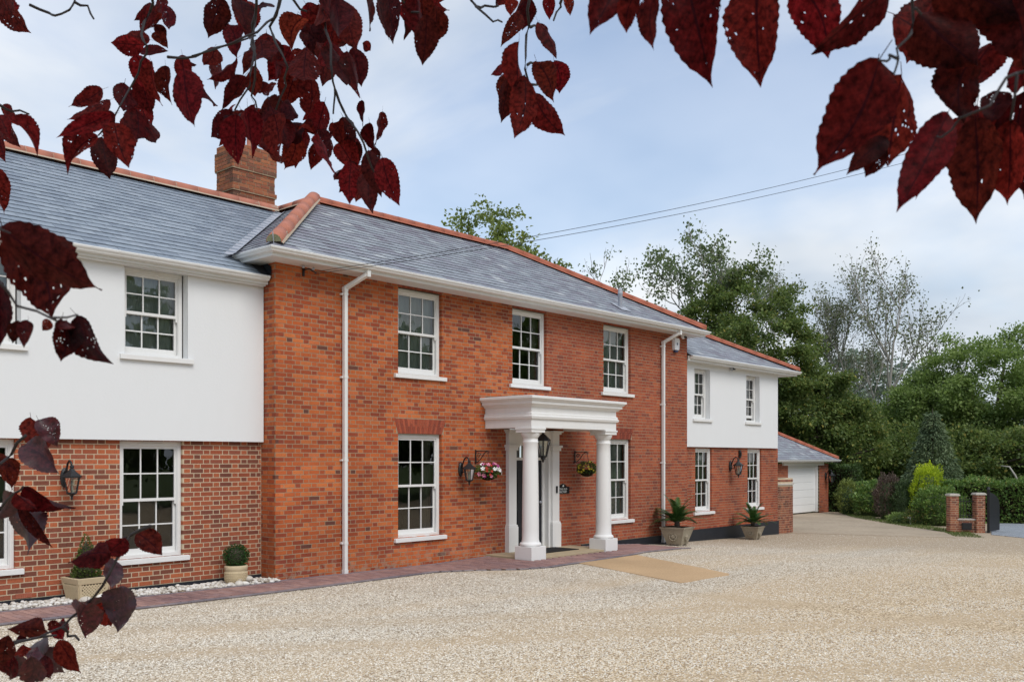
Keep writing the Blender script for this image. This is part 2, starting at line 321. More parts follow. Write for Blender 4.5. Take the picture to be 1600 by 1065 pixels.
def copy_tree(o, parent=None):
    c = o.copy(); COL.objects.link(c)
    if parent is not None: c.parent = parent; c.matrix_parent_inverse = Matrix.Identity(4)
    for ch in list(o.children): copy_tree(ch, c)
    return c
def leafmesh(name, P, D, size, aspect=.55, nrm=None, bend=.15):
    """diamond leaves: P base points, D long direction, nrm face normal"""
    n = len(P); D = D/np.maximum(np.linalg.norm(D, axis=1, keepdims=True), 1e-6)
    if nrm is None: nrm = rng.normal(size=(n, 3))
    S = np.cross(D, nrm); S /= np.maximum(np.linalg.norm(S, axis=1, keepdims=True), 1e-6)
    U = np.cross(S, D); size = np.asarray(size).reshape(-1, 1)*np.ones((n, 1))
    V = np.empty((n, 4, 3)); V[:, 0] = P; V[:, 1] = P+D*size*.45+S*size*aspect*.5+U*size*bend; V[:, 2] = P+D*size; V[:, 3] = P+D*size*.45-S*size*aspect*.5+U*size*bend
    me = bpy.data.meshes.new(name); me.vertices.add(4*n); me.vertices.foreach_set('co', V.ravel())
    me.loops.add(4*n); me.polygons.add(n); idx = np.arange(4*n, dtype=np.int32)
    me.loops.foreach_set('vertex_index', idx); me.polygons.foreach_set('loop_start', idx[::4].copy()); me.polygons.foreach_set('loop_total', np.full(n, 4, np.int32))
    me.update(calc_edges=True); return me

# ---------------------------------------------------------------- ground levels
GX = [-30, 4, 9, 12.5, 14, 17, 19, 20, 22, 28, 34, 45, 60]; GZ = [.06, .05, .02, 0, .03, .03, -.05, -.11, -.21, -.34, -.40, -.42, -.42]
def gz(x, y=0): return float(np.interp(x, GX, GZ))
# purple plum: branch letter, leaf base xyz, leaf tip xyz, width (metres, world)
LEAVES = """
A 0.555 -11.831 2.8 0.57 -11.861 2.733 0.048
A 0.909 -11.585 2.906 0.86 -11.547 2.91 0.045
A 0.974 -11.491 3.043 0.966 -11.434 3.023 0.026
A 0.973 -11.49 3.034 0.945 -11.499 2.969 0.031
A 0.946 -11.594 2.999 0.939 -11.636 2.925 0.029
A 0.974 -11.491 2.979 1.015 -11.481 2.965 0.026
A 0.937 -11.515 2.923 0.966 -11.581 2.909 0.03
A 0.795 -11.839 2.765 0.822 -11.816 2.699 0.043
A 0.808 -11.865 2.754 0.815 -11.858 2.691 0.032
A 0.637 -12.238 2.593 0.631 -12.268 2.509 0.041
A 0.958 -11.621 2.874 1.011 -11.607 2.886 0.025
A 1.036 -11.563 2.88 1.049 -11.614 2.806 0.039
A 0.865 -11.668 2.808 0.897 -11.642 2.748 0.043
A 0.935 -11.447 2.874 0.924 -11.451 2.803 0.057
A 0.938 -11.45 2.815 0.934 -11.508 2.751 0.048
A 0.593 -12.122 2.547 0.528 -12.103 2.503 0.025
A 0.698 -11.891 2.656 0.645 -11.862 2.609 0.03
A 0.633 -11.992 2.558 0.59 -11.964 2.503 0.04
A 0.598 -12.12 2.538 0.608 -12.141 2.469 0.04
A 0.809 -11.618 2.687 0.809 -11.653 2.603 0.047
A 0.894 -11.402 2.75 0.896 -11.436 2.704 0.026
A 0.964 -11.48 2.798 0.958 -11.545 2.72 0.035
A 0.522 -11.948 2.567 0.564 -11.963 2.525 0.033
A 0.746 -11.267 2.799 0.756 -11.308 2.749 0.035
A 0.751 -11.242 2.772 0.739 -11.311 2.693 0.035
A 0.607 -11.666 2.571 0.628 -11.624 2.5 0.032
A 1.09 -11.62 2.813 1.021 -11.629 2.735 0.048
A 0.986 -11.752 2.974 0.985 -11.705 2.908 0.052
A 1.101 -11.633 3.052 1.115 -11.627 2.979 0.057
A 1.016 -11.725 2.941 1.008 -11.768 2.856 0.041
A 1.024 -11.657 2.918 1.003 -11.654 2.866 0.042
A 1.072 -11.6 2.925 1.032 -11.644 2.836 0.039
A 0.912 -11.949 2.745 0.899 -11.892 2.702 0.032
B 1.101 -11.633 3.052 1.092 -11.694 2.964 0.052
B 1.133 -11.668 3.047 1.119 -11.705 3.009 0.035
B 1.061 -11.764 2.916 1.04 -11.797 2.842 0.062
B 1.081 -11.711 2.913 1.036 -11.741 2.853 0.025
B 1.181 -11.742 3.006 1.201 -11.676 2.984 0.056
B 1.195 -11.737 3.025 1.25 -11.749 3.005 0.048
B 1.171 -11.711 2.951 1.144 -11.684 2.88 0.066
B 1.06 -11.925 2.851 1.028 -11.963 2.758 0.062
B 1.204 -11.768 3.036 1.252 -11.753 3.005 0.043
B 0.944 -12.186 2.813 0.93 -12.234 2.721 0.046
B 0.892 -12.232 2.785 0.885 -12.262 2.704 0.038
B 1.038 -12.029 2.817 1.025 -12.07 2.722 0.055
B 1.057 -12.052 2.806 1.075 -12.062 2.727 0.041
B 1.262 -11.812 2.947 1.3 -11.782 2.941 0.026
B 1.135 -11.834 2.841 1.146 -11.805 2.77 0.054
B 1.112 -11.79 2.802 1.098 -11.824 2.74 0.033
B 1.13 -11.665 2.855 1.186 -11.65 2.884 0.026
B 0.854 -12.015 2.645 0.869 -11.99 2.575 0.044
B 1.116 -11.649 2.807 1.129 -11.659 2.747 0.066
B 0.92 -12.026 2.66 0.918 -12.058 2.576 0.053
B 1.128 -11.662 2.754 1.132 -11.743 2.694 0.044
B 1.18 -11.721 2.763 1.176 -11.685 2.699 0.052
B 1.078 -11.775 2.782 1.078 -11.838 2.693 0.058
B 1.053 -11.973 2.672 1.042 -12.03 2.584 0.042
B 1.218 -11.763 2.75 1.208 -11.74 2.693 0.035
B 1.221 -11.766 2.833 1.186 -11.778 2.751 0.057
B 1.233 -11.779 2.789 1.205 -11.836 2.73 0.035
B 1.144 -11.808 2.759 1.151 -11.762 2.754 0.038
B 1.247 -11.795 2.802 1.269 -11.81 2.743 0.044
B 1.249 -11.856 2.822 1.267 -11.846 2.778 0.039
B 1.285 -11.838 2.789 1.312 -11.819 2.73 0.039
B 1.268 -11.818 2.697 1.204 -11.832 2.626 0.044
B 1.271 -11.821 2.68 1.263 -11.814 2.62 0.035
B 1.171 -11.983 2.632 1.147 -12.015 2.544 0.044
B 1.047 -12.161 2.588 1.067 -12.18 2.513 0.042
B 1.206 -11.953 2.691 1.224 -11.918 2.62 0.041
B 1.241 -11.789 2.745 1.256 -11.826 2.684 0.052
B 0.991 -12.211 2.832 0.985 -12.241 2.75 0.037
B 1.261 -11.926 3.022 1.235 -11.966 2.917 0.05
B 1.243 -11.997 2.984 1.277 -11.97 2.926 0.041
B 1.092 -12.199 2.87 1.118 -12.176 2.811 0.042
B 0.873 -12.46 2.677 0.889 -12.435 2.623 0.036
B 1.355 -11.916 3.052 1.426 -11.934 3.04 0.044
B 1.16 -11.698 2.907 1.125 -11.719 2.869 0.039
B 1.152 -11.768 2.898 1.116 -11.79 2.839 0.051
B 1.119 -11.652 2.903 1.125 -11.651 2.848 0.039
B 1.098 -11.629 2.807 1.052 -11.666 2.751 0.035
B 1.133 -11.668 2.807 1.106 -11.641 2.767 0.039
B 1.163 -11.701 2.789 1.164 -11.779 2.732 0.048
B 1.189 -11.73 2.982 1.208 -11.777 2.93 0.061
B 1.236 -11.782 3.008 1.233 -11.757 2.953 0.052
B 1.218 -11.763 2.995 1.193 -11.768 2.932 0.048
C 1.484 -12.06 3.058 1.523 -12.029 3.041 0.031
C 1.513 -12.092 3.055 1.531 -12.06 3.001 0.04
C 1.444 -12.128 2.988 1.39 -12.129 2.904 0.033
C 0.937 -12.572 2.628 0.94 -12.558 2.557 0.035
C 1.4 -12.12 2.872 1.359 -12.134 2.832 0.018
C 1.068 -12.436 2.656 1.088 -12.406 2.6 0.033
C 0.942 -12.578 2.583 0.923 -12.574 2.492 0.04
C 1.134 -12.438 2.765 1.146 -12.464 2.7 0.025
C 1.489 -12.141 2.978 1.506 -12.134 2.944 0.027
C 1.162 -12.411 2.718 1.148 -12.459 2.635 0.04
C 1.548 -12.131 2.922 1.587 -12.115 2.866 0.043
C 1.1 -12.458 2.636 1.164 -12.469 2.584 0.042
C 1.54 -12.122 3.058 1.542 -12.124 3.011 0.028
C 1.565 -12.149 3.058 1.597 -12.138 3.035 0.022
D 0.66 -12.934 2.482 0.63 -12.928 2.432 0.036
D 0.632 -12.968 2.448 0.633 -12.958 2.419 0.018
D 0.653 -12.973 2.458 0.652 -12.964 2.412 0.025
D 0.679 -12.984 2.479 0.685 -13.005 2.383 0.05
D 0.733 -13.024 2.484 0.73 -13.027 2.385 0.046
D 0.713 -13.069 2.453 0.746 -13.079 2.399 0.038
E 0.763 -13.127 2.452 0.717 -13.094 2.383 0.045
E 0.631 -13.165 2.338 0.62 -13.124 2.266 0.044
E 0.767 -13.132 2.378 0.759 -13.13 2.306 0.047
E 0.76 -13.124 2.327 0.735 -13.102 2.299 0.019
E 0.757 -13.12 2.325 0.75 -13.11 2.297 0.019
E 0.777 -13.142 2.428 0.8 -13.178 2.378 0.047
E 0.784 -13.15 2.442 0.813 -13.206 2.413 0.043
E 0.807 -13.176 2.395 0.817 -13.155 2.349 0.04
E 0.819 -13.19 2.365 0.804 -13.186 2.336 0.023
E 0.712 -13.184 2.32 0.675 -13.159 2.242 0.03
E 0.786 -13.153 2.33 0.787 -13.135 2.282 0.021
E 0.792 -13.18 2.339 0.781 -13.181 2.254 0.039
E 0.825 -13.197 2.341 0.836 -13.189 2.277 0.035
E 0.833 -13.205 2.365 0.856 -13.2 2.284 0.038
E 0.818 -13.189 2.447 0.816 -13.209 2.379 0.045
E 0.833 -13.205 2.381 0.816 -13.199 2.365 0.021
E 0.839 -13.212 2.417 0.853 -13.195 2.374 0.042
E 0.782 -13.149 2.454 0.777 -13.129 2.444 0.026
F 0.256 -12.672 2.238 0.318 -12.713 2.2 0.034
F 0.286 -12.595 2.252 0.315 -12.624 2.181 0.057
F 0.278 -12.587 2.22 0.286 -12.593 2.159 0.034
F 0.293 -12.603 2.181 0.297 -12.584 2.163 0.011
F 0.299 -12.61 2.181 0.291 -12.624 2.158 0.012
F 0.311 -12.623 2.181 0.304 -12.623 2.172 0.011
F 0.317 -12.63 2.182 0.313 -12.638 2.147 0.023
F 0.32 -12.633 2.181 0.313 -12.658 2.167 0.012
F 0.319 -12.633 2.179 0.335 -12.62 2.155 0.008
F 0.325 -12.639 2.185 0.349 -12.643 2.146 0.023
G 0.522 -12.029 2.128 0.52 -12.059 2.076 0.039
G 0.504 -12.102 2.122 0.52 -12.122 2.088 0.031
G 0.505 -12.047 2.088 0.53 -12.111 2.049 0.042
G 0.515 -12.021 2.031 0.577 -12.032 1.988 0.043
G 0.5 -12.044 2.008 0.545 -12.047 1.945 0.017
G 0.515 -11.983 1.998 0.531 -12.015 1.935 0.08
G 0.503 -12 2.071 0.52 -11.98 2.034 0.032
G 0.471 -12.053 2.067 0.472 -12.098 2.054 0.02
G 0.485 -12.058 2.026 0.485 -12.012 1.99 0.027
G 0.462 -12.139 2.028 0.481 -12.145 2.002 0.026
G 0.629 -12.123 1.966 0.657 -12.143 1.934 0.036
G 0.514 -12.289 1.957 0.484 -12.242 1.944 0.031
G 0.549 -12.254 1.971 0.545 -12.211 1.951 0.029
G 0.581 -12.151 1.936 0.572 -12.162 1.896 0.042
G 0.613 -12.106 1.89 0.613 -12.091 1.827 0.054
G 0.526 -12.199 1.885 0.532 -12.17 1.833 0.049
G 0.588 -12.08 1.861 0.624 -12.074 1.827 0.036
G 0.556 -12.047 1.837 0.547 -12.018 1.827 0.025
G 0.531 -12.083 1.841 0.544 -12.085 1.822 0.031
G 0.508 -12.116 1.844 0.493 -12.044 1.841 0.027
G 0.485 -12.149 1.829 0.473 -12.181 1.812 0.026
G 0.507 -12.051 1.826 0.498 -12.04 1.819 0.021
G 0.521 -12.124 1.83 0.543 -12.137 1.781 0.027
G 0.482 -12.181 1.824 0.478 -12.208 1.795 0.019
G 0.453 -12.21 1.832 0.457 -12.185 1.795 0.031
G 0.513 -11.99 1.792 0.511 -11.965 1.75 0.04
G 0.439 -12.178 1.855 0.447 -12.138 1.81 0.025
G 0.546 -12.055 1.807 0.539 -12.046 1.789 0.032
"""
TWIGS = """
A 0.659,-11.664,2.871 0.696,-11.656,2.872 0.686,-11.706,2.848 0.693,-11.748,2.847 0.719,-11.707,2.884 0.725,-11.698,2.907
A 0.712,-11.723,2.876 0.742,-11.708,2.885 0.731,-11.757,2.842
A 0.624,-11.625,2.694 0.651,-11.606,2.695 0.655,-11.672,2.675
A 0.803,-11.824,2.891 0.817,-11.791,2.874 0.787,-11.819,2.815 0.783,-11.848,2.783 0.798,-11.795,2.778 0.793,-11.774,2.742 0.749,-11.798,2.666 0.731,-11.774,2.633
A 0.822,-11.845,2.779 0.858,-11.836,2.791 0.861,-11.901,2.784 0.878,-11.953,2.787 0.935,-11.947,2.824
A 0.926,-11.962,2.858 0.94,-11.928,2.83 0.918,-11.965,2.768 0.902,-11.981,2.716 0.91,-11.919,2.691
B 0.899,-12.006,2.866 0.915,-11.977,2.835 0.888,-12.006,2.775 0.881,-12.03,2.731 0.902,-11.985,2.697 0.914,-11.985,2.676
B 0.928,-12.038,2.866 0.937,-12.001,2.839 0.895,-12.014,2.796 0.856,-12.002,2.769 0.833,-11.909,2.766
B 0.925,-12.036,2.855 0.932,-11.995,2.824 0.916,-12.037,2.778 0.917,-12.071,2.727 0.942,-12.03,2.715 0.935,-12.009,2.676
B 0.939,-12.051,2.859 0.975,-12.043,2.851
B 0.989,-12.106,2.701 1.018,-12.091,2.678 1.002,-12.133,2.642 1.002,-12.166,2.6 1.041,-12.14,2.573 1.058,-12.145,2.559
B 0.974,-12.09,2.866 0.996,-12.067,2.849 0.979,-12.107,2.775 0.968,-12.127,2.703 0.998,-12.093,2.697 1.002,-12.083,2.669
B 1.059,-12.184,2.869 1.094,-12.176,2.849 1.079,-12.219,2.83
C 1.174,-12.388,2.84 1.196,-12.366,2.802 1.163,-12.387,2.748 1.146,-12.4,2.704 1.188,-12.38,2.679
C 1.171,-12.384,2.723 1.203,-12.373,2.738
C 1.174,-12.388,2.69 1.206,-12.377,2.702
C 1.174,-12.388,2.785 1.205,-12.376,2.802
C 1.107,-12.313,2.84 1.13,-12.293,2.845 1.11,-12.328,2.813 1.112,-12.361,2.781 1.154,-12.342,2.801
C 1.114,-12.32,2.82 1.146,-12.31,2.836 1.133,-12.353,2.817
C 1.21,-12.427,2.835 1.232,-12.406,2.834 1.194,-12.421,2.793
D 0.597,-12.987,2.444 0.639,-13.012,2.447 0.66,-13.063,2.44 0.672,-13.091,2.432
E 0.651,-13.257,2.317 0.654,-13.243,2.314 0.63,-13.238,2.297 0.612,-13.23,2.281 0.62,-13.214,2.276 0.617,-13.206,2.273
E 0.599,-13.199,2.363 0.61,-13.194,2.348 0.593,-13.197,2.33 0.581,-13.195,2.314 0.596,-13.187,2.311
E 0.592,-13.191,2.318 0.6,-13.183,2.323 0.581,-13.183,2.316
E 0.641,-13.246,2.309 0.651,-13.24,2.284
E 0.599,-13.199,2.349 0.613,-13.198,2.351
F 0.223,-12.75,2.217 0.232,-12.742,2.222 0.23,-12.763,2.214
F 0.224,-12.751,2.188 0.239,-12.75,2.17 0.25,-12.785,2.158 0.251,-12.798,2.159 0.263,-12.786,2.163
G 0.583,-12.253,1.984 0.577,-12.211,1.97 0.554,-12.23,1.95 0.532,-12.229,1.91 0.532,-12.178,1.878 0.516,-12.149,1.851 0.48,-12.163,1.844 0.448,-12.125,1.829 0.448,-12.072,1.817
G 0.508,-12.169,1.854 0.522,-12.15,1.838 0.519,-12.191,1.839
G 0.476,-12.134,2.1 0.473,-12.095,2.076 0.452,-12.116,2.064 0.435,-12.121,2.058
G 0.445,-12.099,1.995 0.463,-12.084,2.004 0.463,-12.128,2.025 0.465,-12.155,2.035
G 0.561,-12.229,1.969 0.568,-12.201,1.947
G 0.447,-12.102,1.836 0.476,-12.099,1.831 0.484,-12.152,1.842 0.493,-12.186,1.848
"""

# ---------------------------------------------------------------- the ground
def gravelmat():
    m, nd, lk, p = newmat('drive_gravel')
    g = nd.new('ShaderNodeNewGeometry')
    v = nd.new('ShaderNodeTexVoronoi'); v.inputs['Scale'].default_value = 42; lk.new(g.outputs['Position'], v.inputs['Vector'])
    s = nd.new('ShaderNodeSeparateColor'); lk.new(v.outputs['Color'], s.inputs[0])
    st = ramp_node(nd, [(0, (.28, .22, .16)), (.15, (.46, .385, .295)), (.4, (.64, .565, .46)), (.7, (.76, .70, .60)), (1, (.84, .805, .74))]); lk.new(s.outputs[0], st.inputs[0])
    crev = ramp_node_out(nd, lk, v.outputs['Distance'], [(.3, (1, 1, 1)), (.7, (.52, .47, .40))])
    c = mixc(nd, lk, 1, st.outputs[0], crev, 'MULTIPLY')
    mp = nd.new('ShaderNodeMapping'); mp.inputs['Rotation'].default_value = (0, 0, R(-12)); mp.inputs['Scale'].default_value = (.10, .55, 1); lk.new(g.outputs['Position'], mp.inputs[0])
    n = nd.new('ShaderNodeTexNoise'); n.inputs['Scale'].default_value = 1; n.inputs['Detail'].default_value = 5; lk.new(mp.outputs[0], n.inputs['Vector'])
    tr = ramp_node_out(nd, lk, n.outputs[0], [(.48, (0, 0, 0)), (.62, (.7, .7, .7))])
    sx0 = nd.new('ShaderNodeSeparateXYZ'); lk.new(g.outputs['Position'], sx0.inputs[0])
    warm = M(nd, lk, 'SUBTRACT', M(nd, lk, 'MULTIPLY', M(nd, lk, 'ADD', M(nd, lk, 'MULTIPLY', sx0.outputs[1], -1.0), M(nd, lk, 'MULTIPLY', n.outputs[0], 5.0)), .28), 1.95, clamp=True)
    c = mixc(nd, lk, warm, c, mixc(nd, lk, 1, c, (1.04, .93, .77), 'MULTIPLY'))
    fines = mixc(nd, lk, objnoise(nd, lk, 60, 3, .7, 'World'), (.40, .30, .19), (.62, .49, .34))
    sx = nd.new('ShaderNodeSeparateXYZ'); lk.new(g.outputs['Position'], sx.inputs[0])
    side = M(nd, lk, 'ADD', M(nd, lk, 'MULTIPLY', sx.outputs[0], .35), M(nd, lk, 'MULTIPLY', sx.outputs[1], .20))
    brn = M(nd, lk, 'MULTIPLY', M(nd, lk, 'SUBTRACT', M(nd, lk, 'ADD', side, M(nd, lk, 'MULTIPLY', objnoise(nd, lk, .55, 4, .6, 'World'), 1.6)), 8.0, clamp=True), .8)
    lane = M(nd, lk, 'ADD', M(nd, lk, 'ADD', M(nd, lk, 'MULTIPLY', sx.outputs[0], .56), M(nd, lk, 'MULTIPLY', sx.outputs[1], .83)), M(nd, lk, 'MULTIPLY', objnoise(nd, lk, .35, 3, .5, 'World'), 1.1))
    for c0, k_ in ((-.25, .85), (1.25, .55), (-2.6, .5)):
        dd_ = M(nd, lk, 'ABSOLUTE', M(nd, lk, 'SUBTRACT', lane, c0)); wt = M(nd, lk, 'MULTIPLY', M(nd, lk, 'SUBTRACT', 1.0, M(nd, lk, 'MULTIPLY', dd_, 2.1), clamp=True), M(nd, lk, 'MULTIPLY', M(nd, lk, 'ADD', .35, objnoise(nd, lk, 1.3, 5, .65, 'World')), k_*1.1), clamp=True); tr = M(nd, lk, 'MAXIMUM', tr, wt)
    c = mixc(nd, lk, M(nd, lk, 'MULTIPLY', tr, .9), c, fines)
    c = mixc(nd, lk, brn, c, mixc(nd, lk, objnoise(nd, lk, 45, 3, .7, 'World'), (.22, .165, .11), (.52, .42, .31)))
    lk.new(c, p.inputs['Base Color']); p.inputs['Roughness'].default_value = .95; p.inputs['Specular IOR Level'].default_value = .15
    bump(nd, lk, p, v.outputs['Distance'], -.9, .012)
    return m
MAT['gravel'] = gravelmat()
def pebblemat(name, cols):
    m, nd, lk, p = newmat(name); r = ramp_node(nd, cols); lk.new(rnd(nd, lk), r.inputs[0])
    f = objnoise(nd, lk, 30, 3, .6, 'World'); c = mixc(nd, lk, 1, r.outputs[0], ramp_node_out(nd, lk, f, [(.3, (.85, .85, .85)), (.7, (1.1, 1.1, 1.1))]), 'MULTIPLY')
    lk.new(c, p.inputs['Base Color']); p.inputs['Roughness'].default_value = .8; p.inputs['Specular IOR Level'].default_value = .3; return m
MAT['stones'] = pebblemat('gravel_stones', [(0, (.21, .16, .115)), (.10, (.48, .40, .305)), (.32, (.67, .59, .475)), (.62, (.78, .715, .61)), (.85, (.82, .775, .70)), (1, (.84, .82, .78))])
MAT['pebble'] = pebblemat('white_pebbles', [(0, (.42, .37, .31)), (.3, (.58, .54, .48)), (.7, (.70, .67, .62)), (1, (.78, .76, .73))])
def sheetmat(name, a, b, scale, rough=.95, bs=.5):
    m, nd, lk, p = newmat(name)
    n = objnoise(nd, lk, scale, 6, .65, 'World'); n2 = objnoise(nd, lk, .5, 4, .5, 'World')
    c = mixc(nd, lk, n, a, b); c = mixc(nd, lk, 1, c, ramp_node_out(nd, lk, n2, [(.3, (.85, .85, .85)), (.7, (1.1, 1.1, 1.1))]), 'MULTIPLY')
    lk.new(c, p.inputs['Base Color']); p.inputs['Roughness'].default_value = rough; p.inputs['Specular IOR Level'].default_value = .2
    bump(nd, lk, p, objnoise(nd, lk, scale*1.5, 4, .7, 'World'), bs, .008); return m
MAT['lawn'] = sheetmat('lawn_ground', (.05, .085, .02), (.12, .16, .045), 6)
MAT['resin'] = sheetmat('resin_bound_gravel', (.34, .21, .10), (.70, .50, .31), 34, .9, .6)
MAT['forecourt'] = sheetmat('forecourt_gravel', (.25, .19, .135), (.53, .445, .34), 9, .95, .7)
def blockmat(name, a, b, mortar, scale, rot=0):
    m, nd, lk, p = newmat(name); g = nd.new('ShaderNodeNewGeometry'); mp = nd.new('ShaderNodeMapping'); mp.inputs['Rotation'].default_value = (0, 0, rot); lk.new(g.outputs['Position'], mp.inputs[0])
    t = nd.new('ShaderNodeTexBrick'); t.inputs['Scale'].default_value = scale; t.inputs['Color1'].default_value = (*a, 1); t.inputs['Color2'].default_value = (*b, 1); t.inputs['Mortar'].default_value = (*mortar, 1); t.inputs['Mortar Size'].default_value = .02
    lk.new(mp.outputs[0], t.inputs['Vector']); lk.new(t.outputs[0], p.inputs['Base Color']); p.inputs['Roughness'].default_value = .85; bump(nd, lk, p, t.outputs[1], -.6, .01); return m
MAT['drive_blocks'] = blockmat('gate_drive_blocks', (.26, .29, .33), (.34, .37, .41), (.10, .10, .10), 2.2, R(20))
MAT['paver_red'] = brickmat('paver_red', [(0, (.33, .205, .19)), (.3, (.39, .245, .225)), (.6, (.29, .185, .18)), (.8, (.36, .24, .235))], .06)
MAT['paver_grey'] = brickmat('paver_plum', [(0, (.235, .215, .245)), (.4, (.28, .25, .275)), (.75, (.21, .19, .22))], .05)
MAT['joint_sand'] = plain('joint_sand', (.07, .055, .045), .95, .1, .3, 20)

def grid(name, xs, ys, zf, mat):
    V = [(x, y, zf(x, y)) for y in ys for x in xs]; nx = len(xs)
    F = [(j*nx+i, j*nx+i+1, (j+1)*nx+i+1, (j+1)*nx+i) for j in range(len(ys)-1) for i in range(nx-1)]
    me = bpy.data.meshes.new(name); me.from_pydata(V, [], F); return link(name, me, mat)
lines = lambda a, b, s: list(np.arange(a, b+s*.5, s))
tag(grid('ground', [-700, -60, 0, 60, 120, 700], [-700, -60, 0, 60, 120, 700], lambda x, y: -.47, 'lawn'), kind='structure')
tag(grid('gravel_drive', lines(-10, 44, 1), lines(-27, 5, 1), gz, 'gravel'), kind='structure')
def sheet(name, pts, dz, mat, th=.0):
    mb = MB(); top = [(x, y, gz(x, y)+dz) for x, y in pts]; mb.poly(top)
    bot = [(x, y, gz(x, y)-.1) for x, y in pts]
    for i in range(len(pts)):
        j = (i+1) % len(pts); mb.quad(bot[i], bot[j], top[j], top[i])
    return mb.build(name, mat)
def dense(pts, step=.5):
    o = []
    for i, a in enumerate(pts):
        b = pts[(i+1) % len(pts)]; n = max(1, int(math.hypot(b[0]-a[0], b[1]-a[1])/step))
        o += [(a[0]+(b[0]-a[0])*k/n, a[1]+(b[1]-a[1])*k/n) for k in range(n)]
    return o
RESIN = [(14.45, -2.2), (13.37, -5.13), (13.5, -5.2), (14.75, -5.28), (14.9, -5.2), (16.5, -2.15)]
tag(sheet('resin_apron', dense(RESIN, 3), .012, 'resin'), kind='structure')
FORE = [(28.6, .2), (29.2, -1.0), (29.8, -2.6), (30.6, -4.4), (32.9, -3.3), (35.5, -.8), (38.9, 2.2), (42.4, 4.3), (42.6, 5.0), (28.2, 5.0)]
tag(sheet('garage_forecourt', FORE, .012, 'forecourt'), kind='structure')
tag(sheet('gate_driveway', [(32.9, -4.75), (31.9, -6.2), (31, -10), (44, -10), (40.2, -4.3), (39.3, -3.0)], .016, 'drive_blocks'), kind='structure')

# paved path: blocks laid one by one
OUT = [(3, -1.25), (9, -1.2), (10.4, -1.12), (11.7, -1.05), (12.4, -1.38), (13.0, -1.95), (13.6, -2.22), (15, -2.2), (16.5, -2.1), (17.5, -1.9), (18.7, -1.72), (19.6, -1.6)]
youter = lambda x: float(np.interp(x, [p[0] for p in OUT], [p[1] for p in OUT]))
yinner = lambda x: -.16 if x < 8.95 else -.035
pmb = MB(); xs = lines(3, 19.6, .2)
for a, b in zip(xs[:-1], xs[1:]):
    pmb.quad((a, youter(a), gz(a)+.008), (b, youter(b), gz(b)+.008), (b, yinner(b), gz(b)+.008), (a, yinner(a), gz(a)+.008))
    pmb.quad((a, youter(a), gz(a)-.1), (b, youter(b), gz(b)-.1), (b, youter(b), gz(b)+.008), (a, youter(a), gz(a)+.008))
path = tag(pmb.build('path', 'joint_sand'), kind='structure')
blocks = []      # (cx, cy, lx, ly, rot, matkey)
def slab_hit(x, y): return 14.1 < x < 16.98 and y > -1.27
x = 3.0
while x < 19.5:
    for edge, off in ((youter, .055), (yinner, -.055)):
        y = edge(x+.1)+off; rz = math.atan2(edge(x+.2)-edge(x), .2)
        if not slab_hit(x+.1, y): blocks.append((x+.1, y, .192, .095, rz, 'paver_grey'))
    x += .2
k = 0; x = 3.05
while x < 19.5:
    y0 = max(youter(x-.05), youter(x+.05))+.115; y1 = yinner(x)-.115; y = y1-(.1 if k % 2 else 0)
    if k % 2: blocks.append((x, y1-.05, .092, .093, 0, 'paver_red'))
    while y > y0+.03:
        ly = min(.2, y-y0); cyy = y-ly/2
        if not slab_hit(x, cyy): blocks.append((x, cyy, .092, ly-.008, 0, 'paver_red'))
        y -= .2
    x += .1005; k += 1
def near(c): return math.hypot(c[0], c[1]+13.4)
blocks.sort(key=lambda b: near(b))
pm = {}
for mk in ('paver_red', 'paver_grey'):
    mb = MB(); mb.box(-.5, .5, -.5, .5, -.03, 0); me = mb.mesh('paving_block'); me.materials.append(MAT[mk]); pm[mk] = me
ball = {'paver_red': MB(), 'paver_grey': MB()}
vis = [b for b in blocks if b[0] > 5.0]
chosen = set(id(b) for b in vis[:300])
for b in blocks:
    cx_, cy_, lx, ly, rz, mk = b; z = gz(cx_)+.022+random.uniform(-.002, .002)
    if id(b) in chosen:
        o = bpy.data.objects.new('paving_block', pm[mk]); COL.objects.link(o); o.parent = path
        o.location = (cx_, cy_, z); o.scale = (lx, ly, 1); o.rotation_euler = (random.uniform(-.01, .01), random.uniform(-.01, .01), rz)
    else:
        c, s = math.cos(rz), math.sin(rz)
        ball[mk].prism((cx_, cy_, z), (c, s, 0), (0, 0, -1), (-s, c, 0), -lx/2, lx/2, 0, .03, -ly/2, ly/2, False)
for mk in ball: tag(ball[mk].build('paving_blocks', mk, path), kind='stuff')

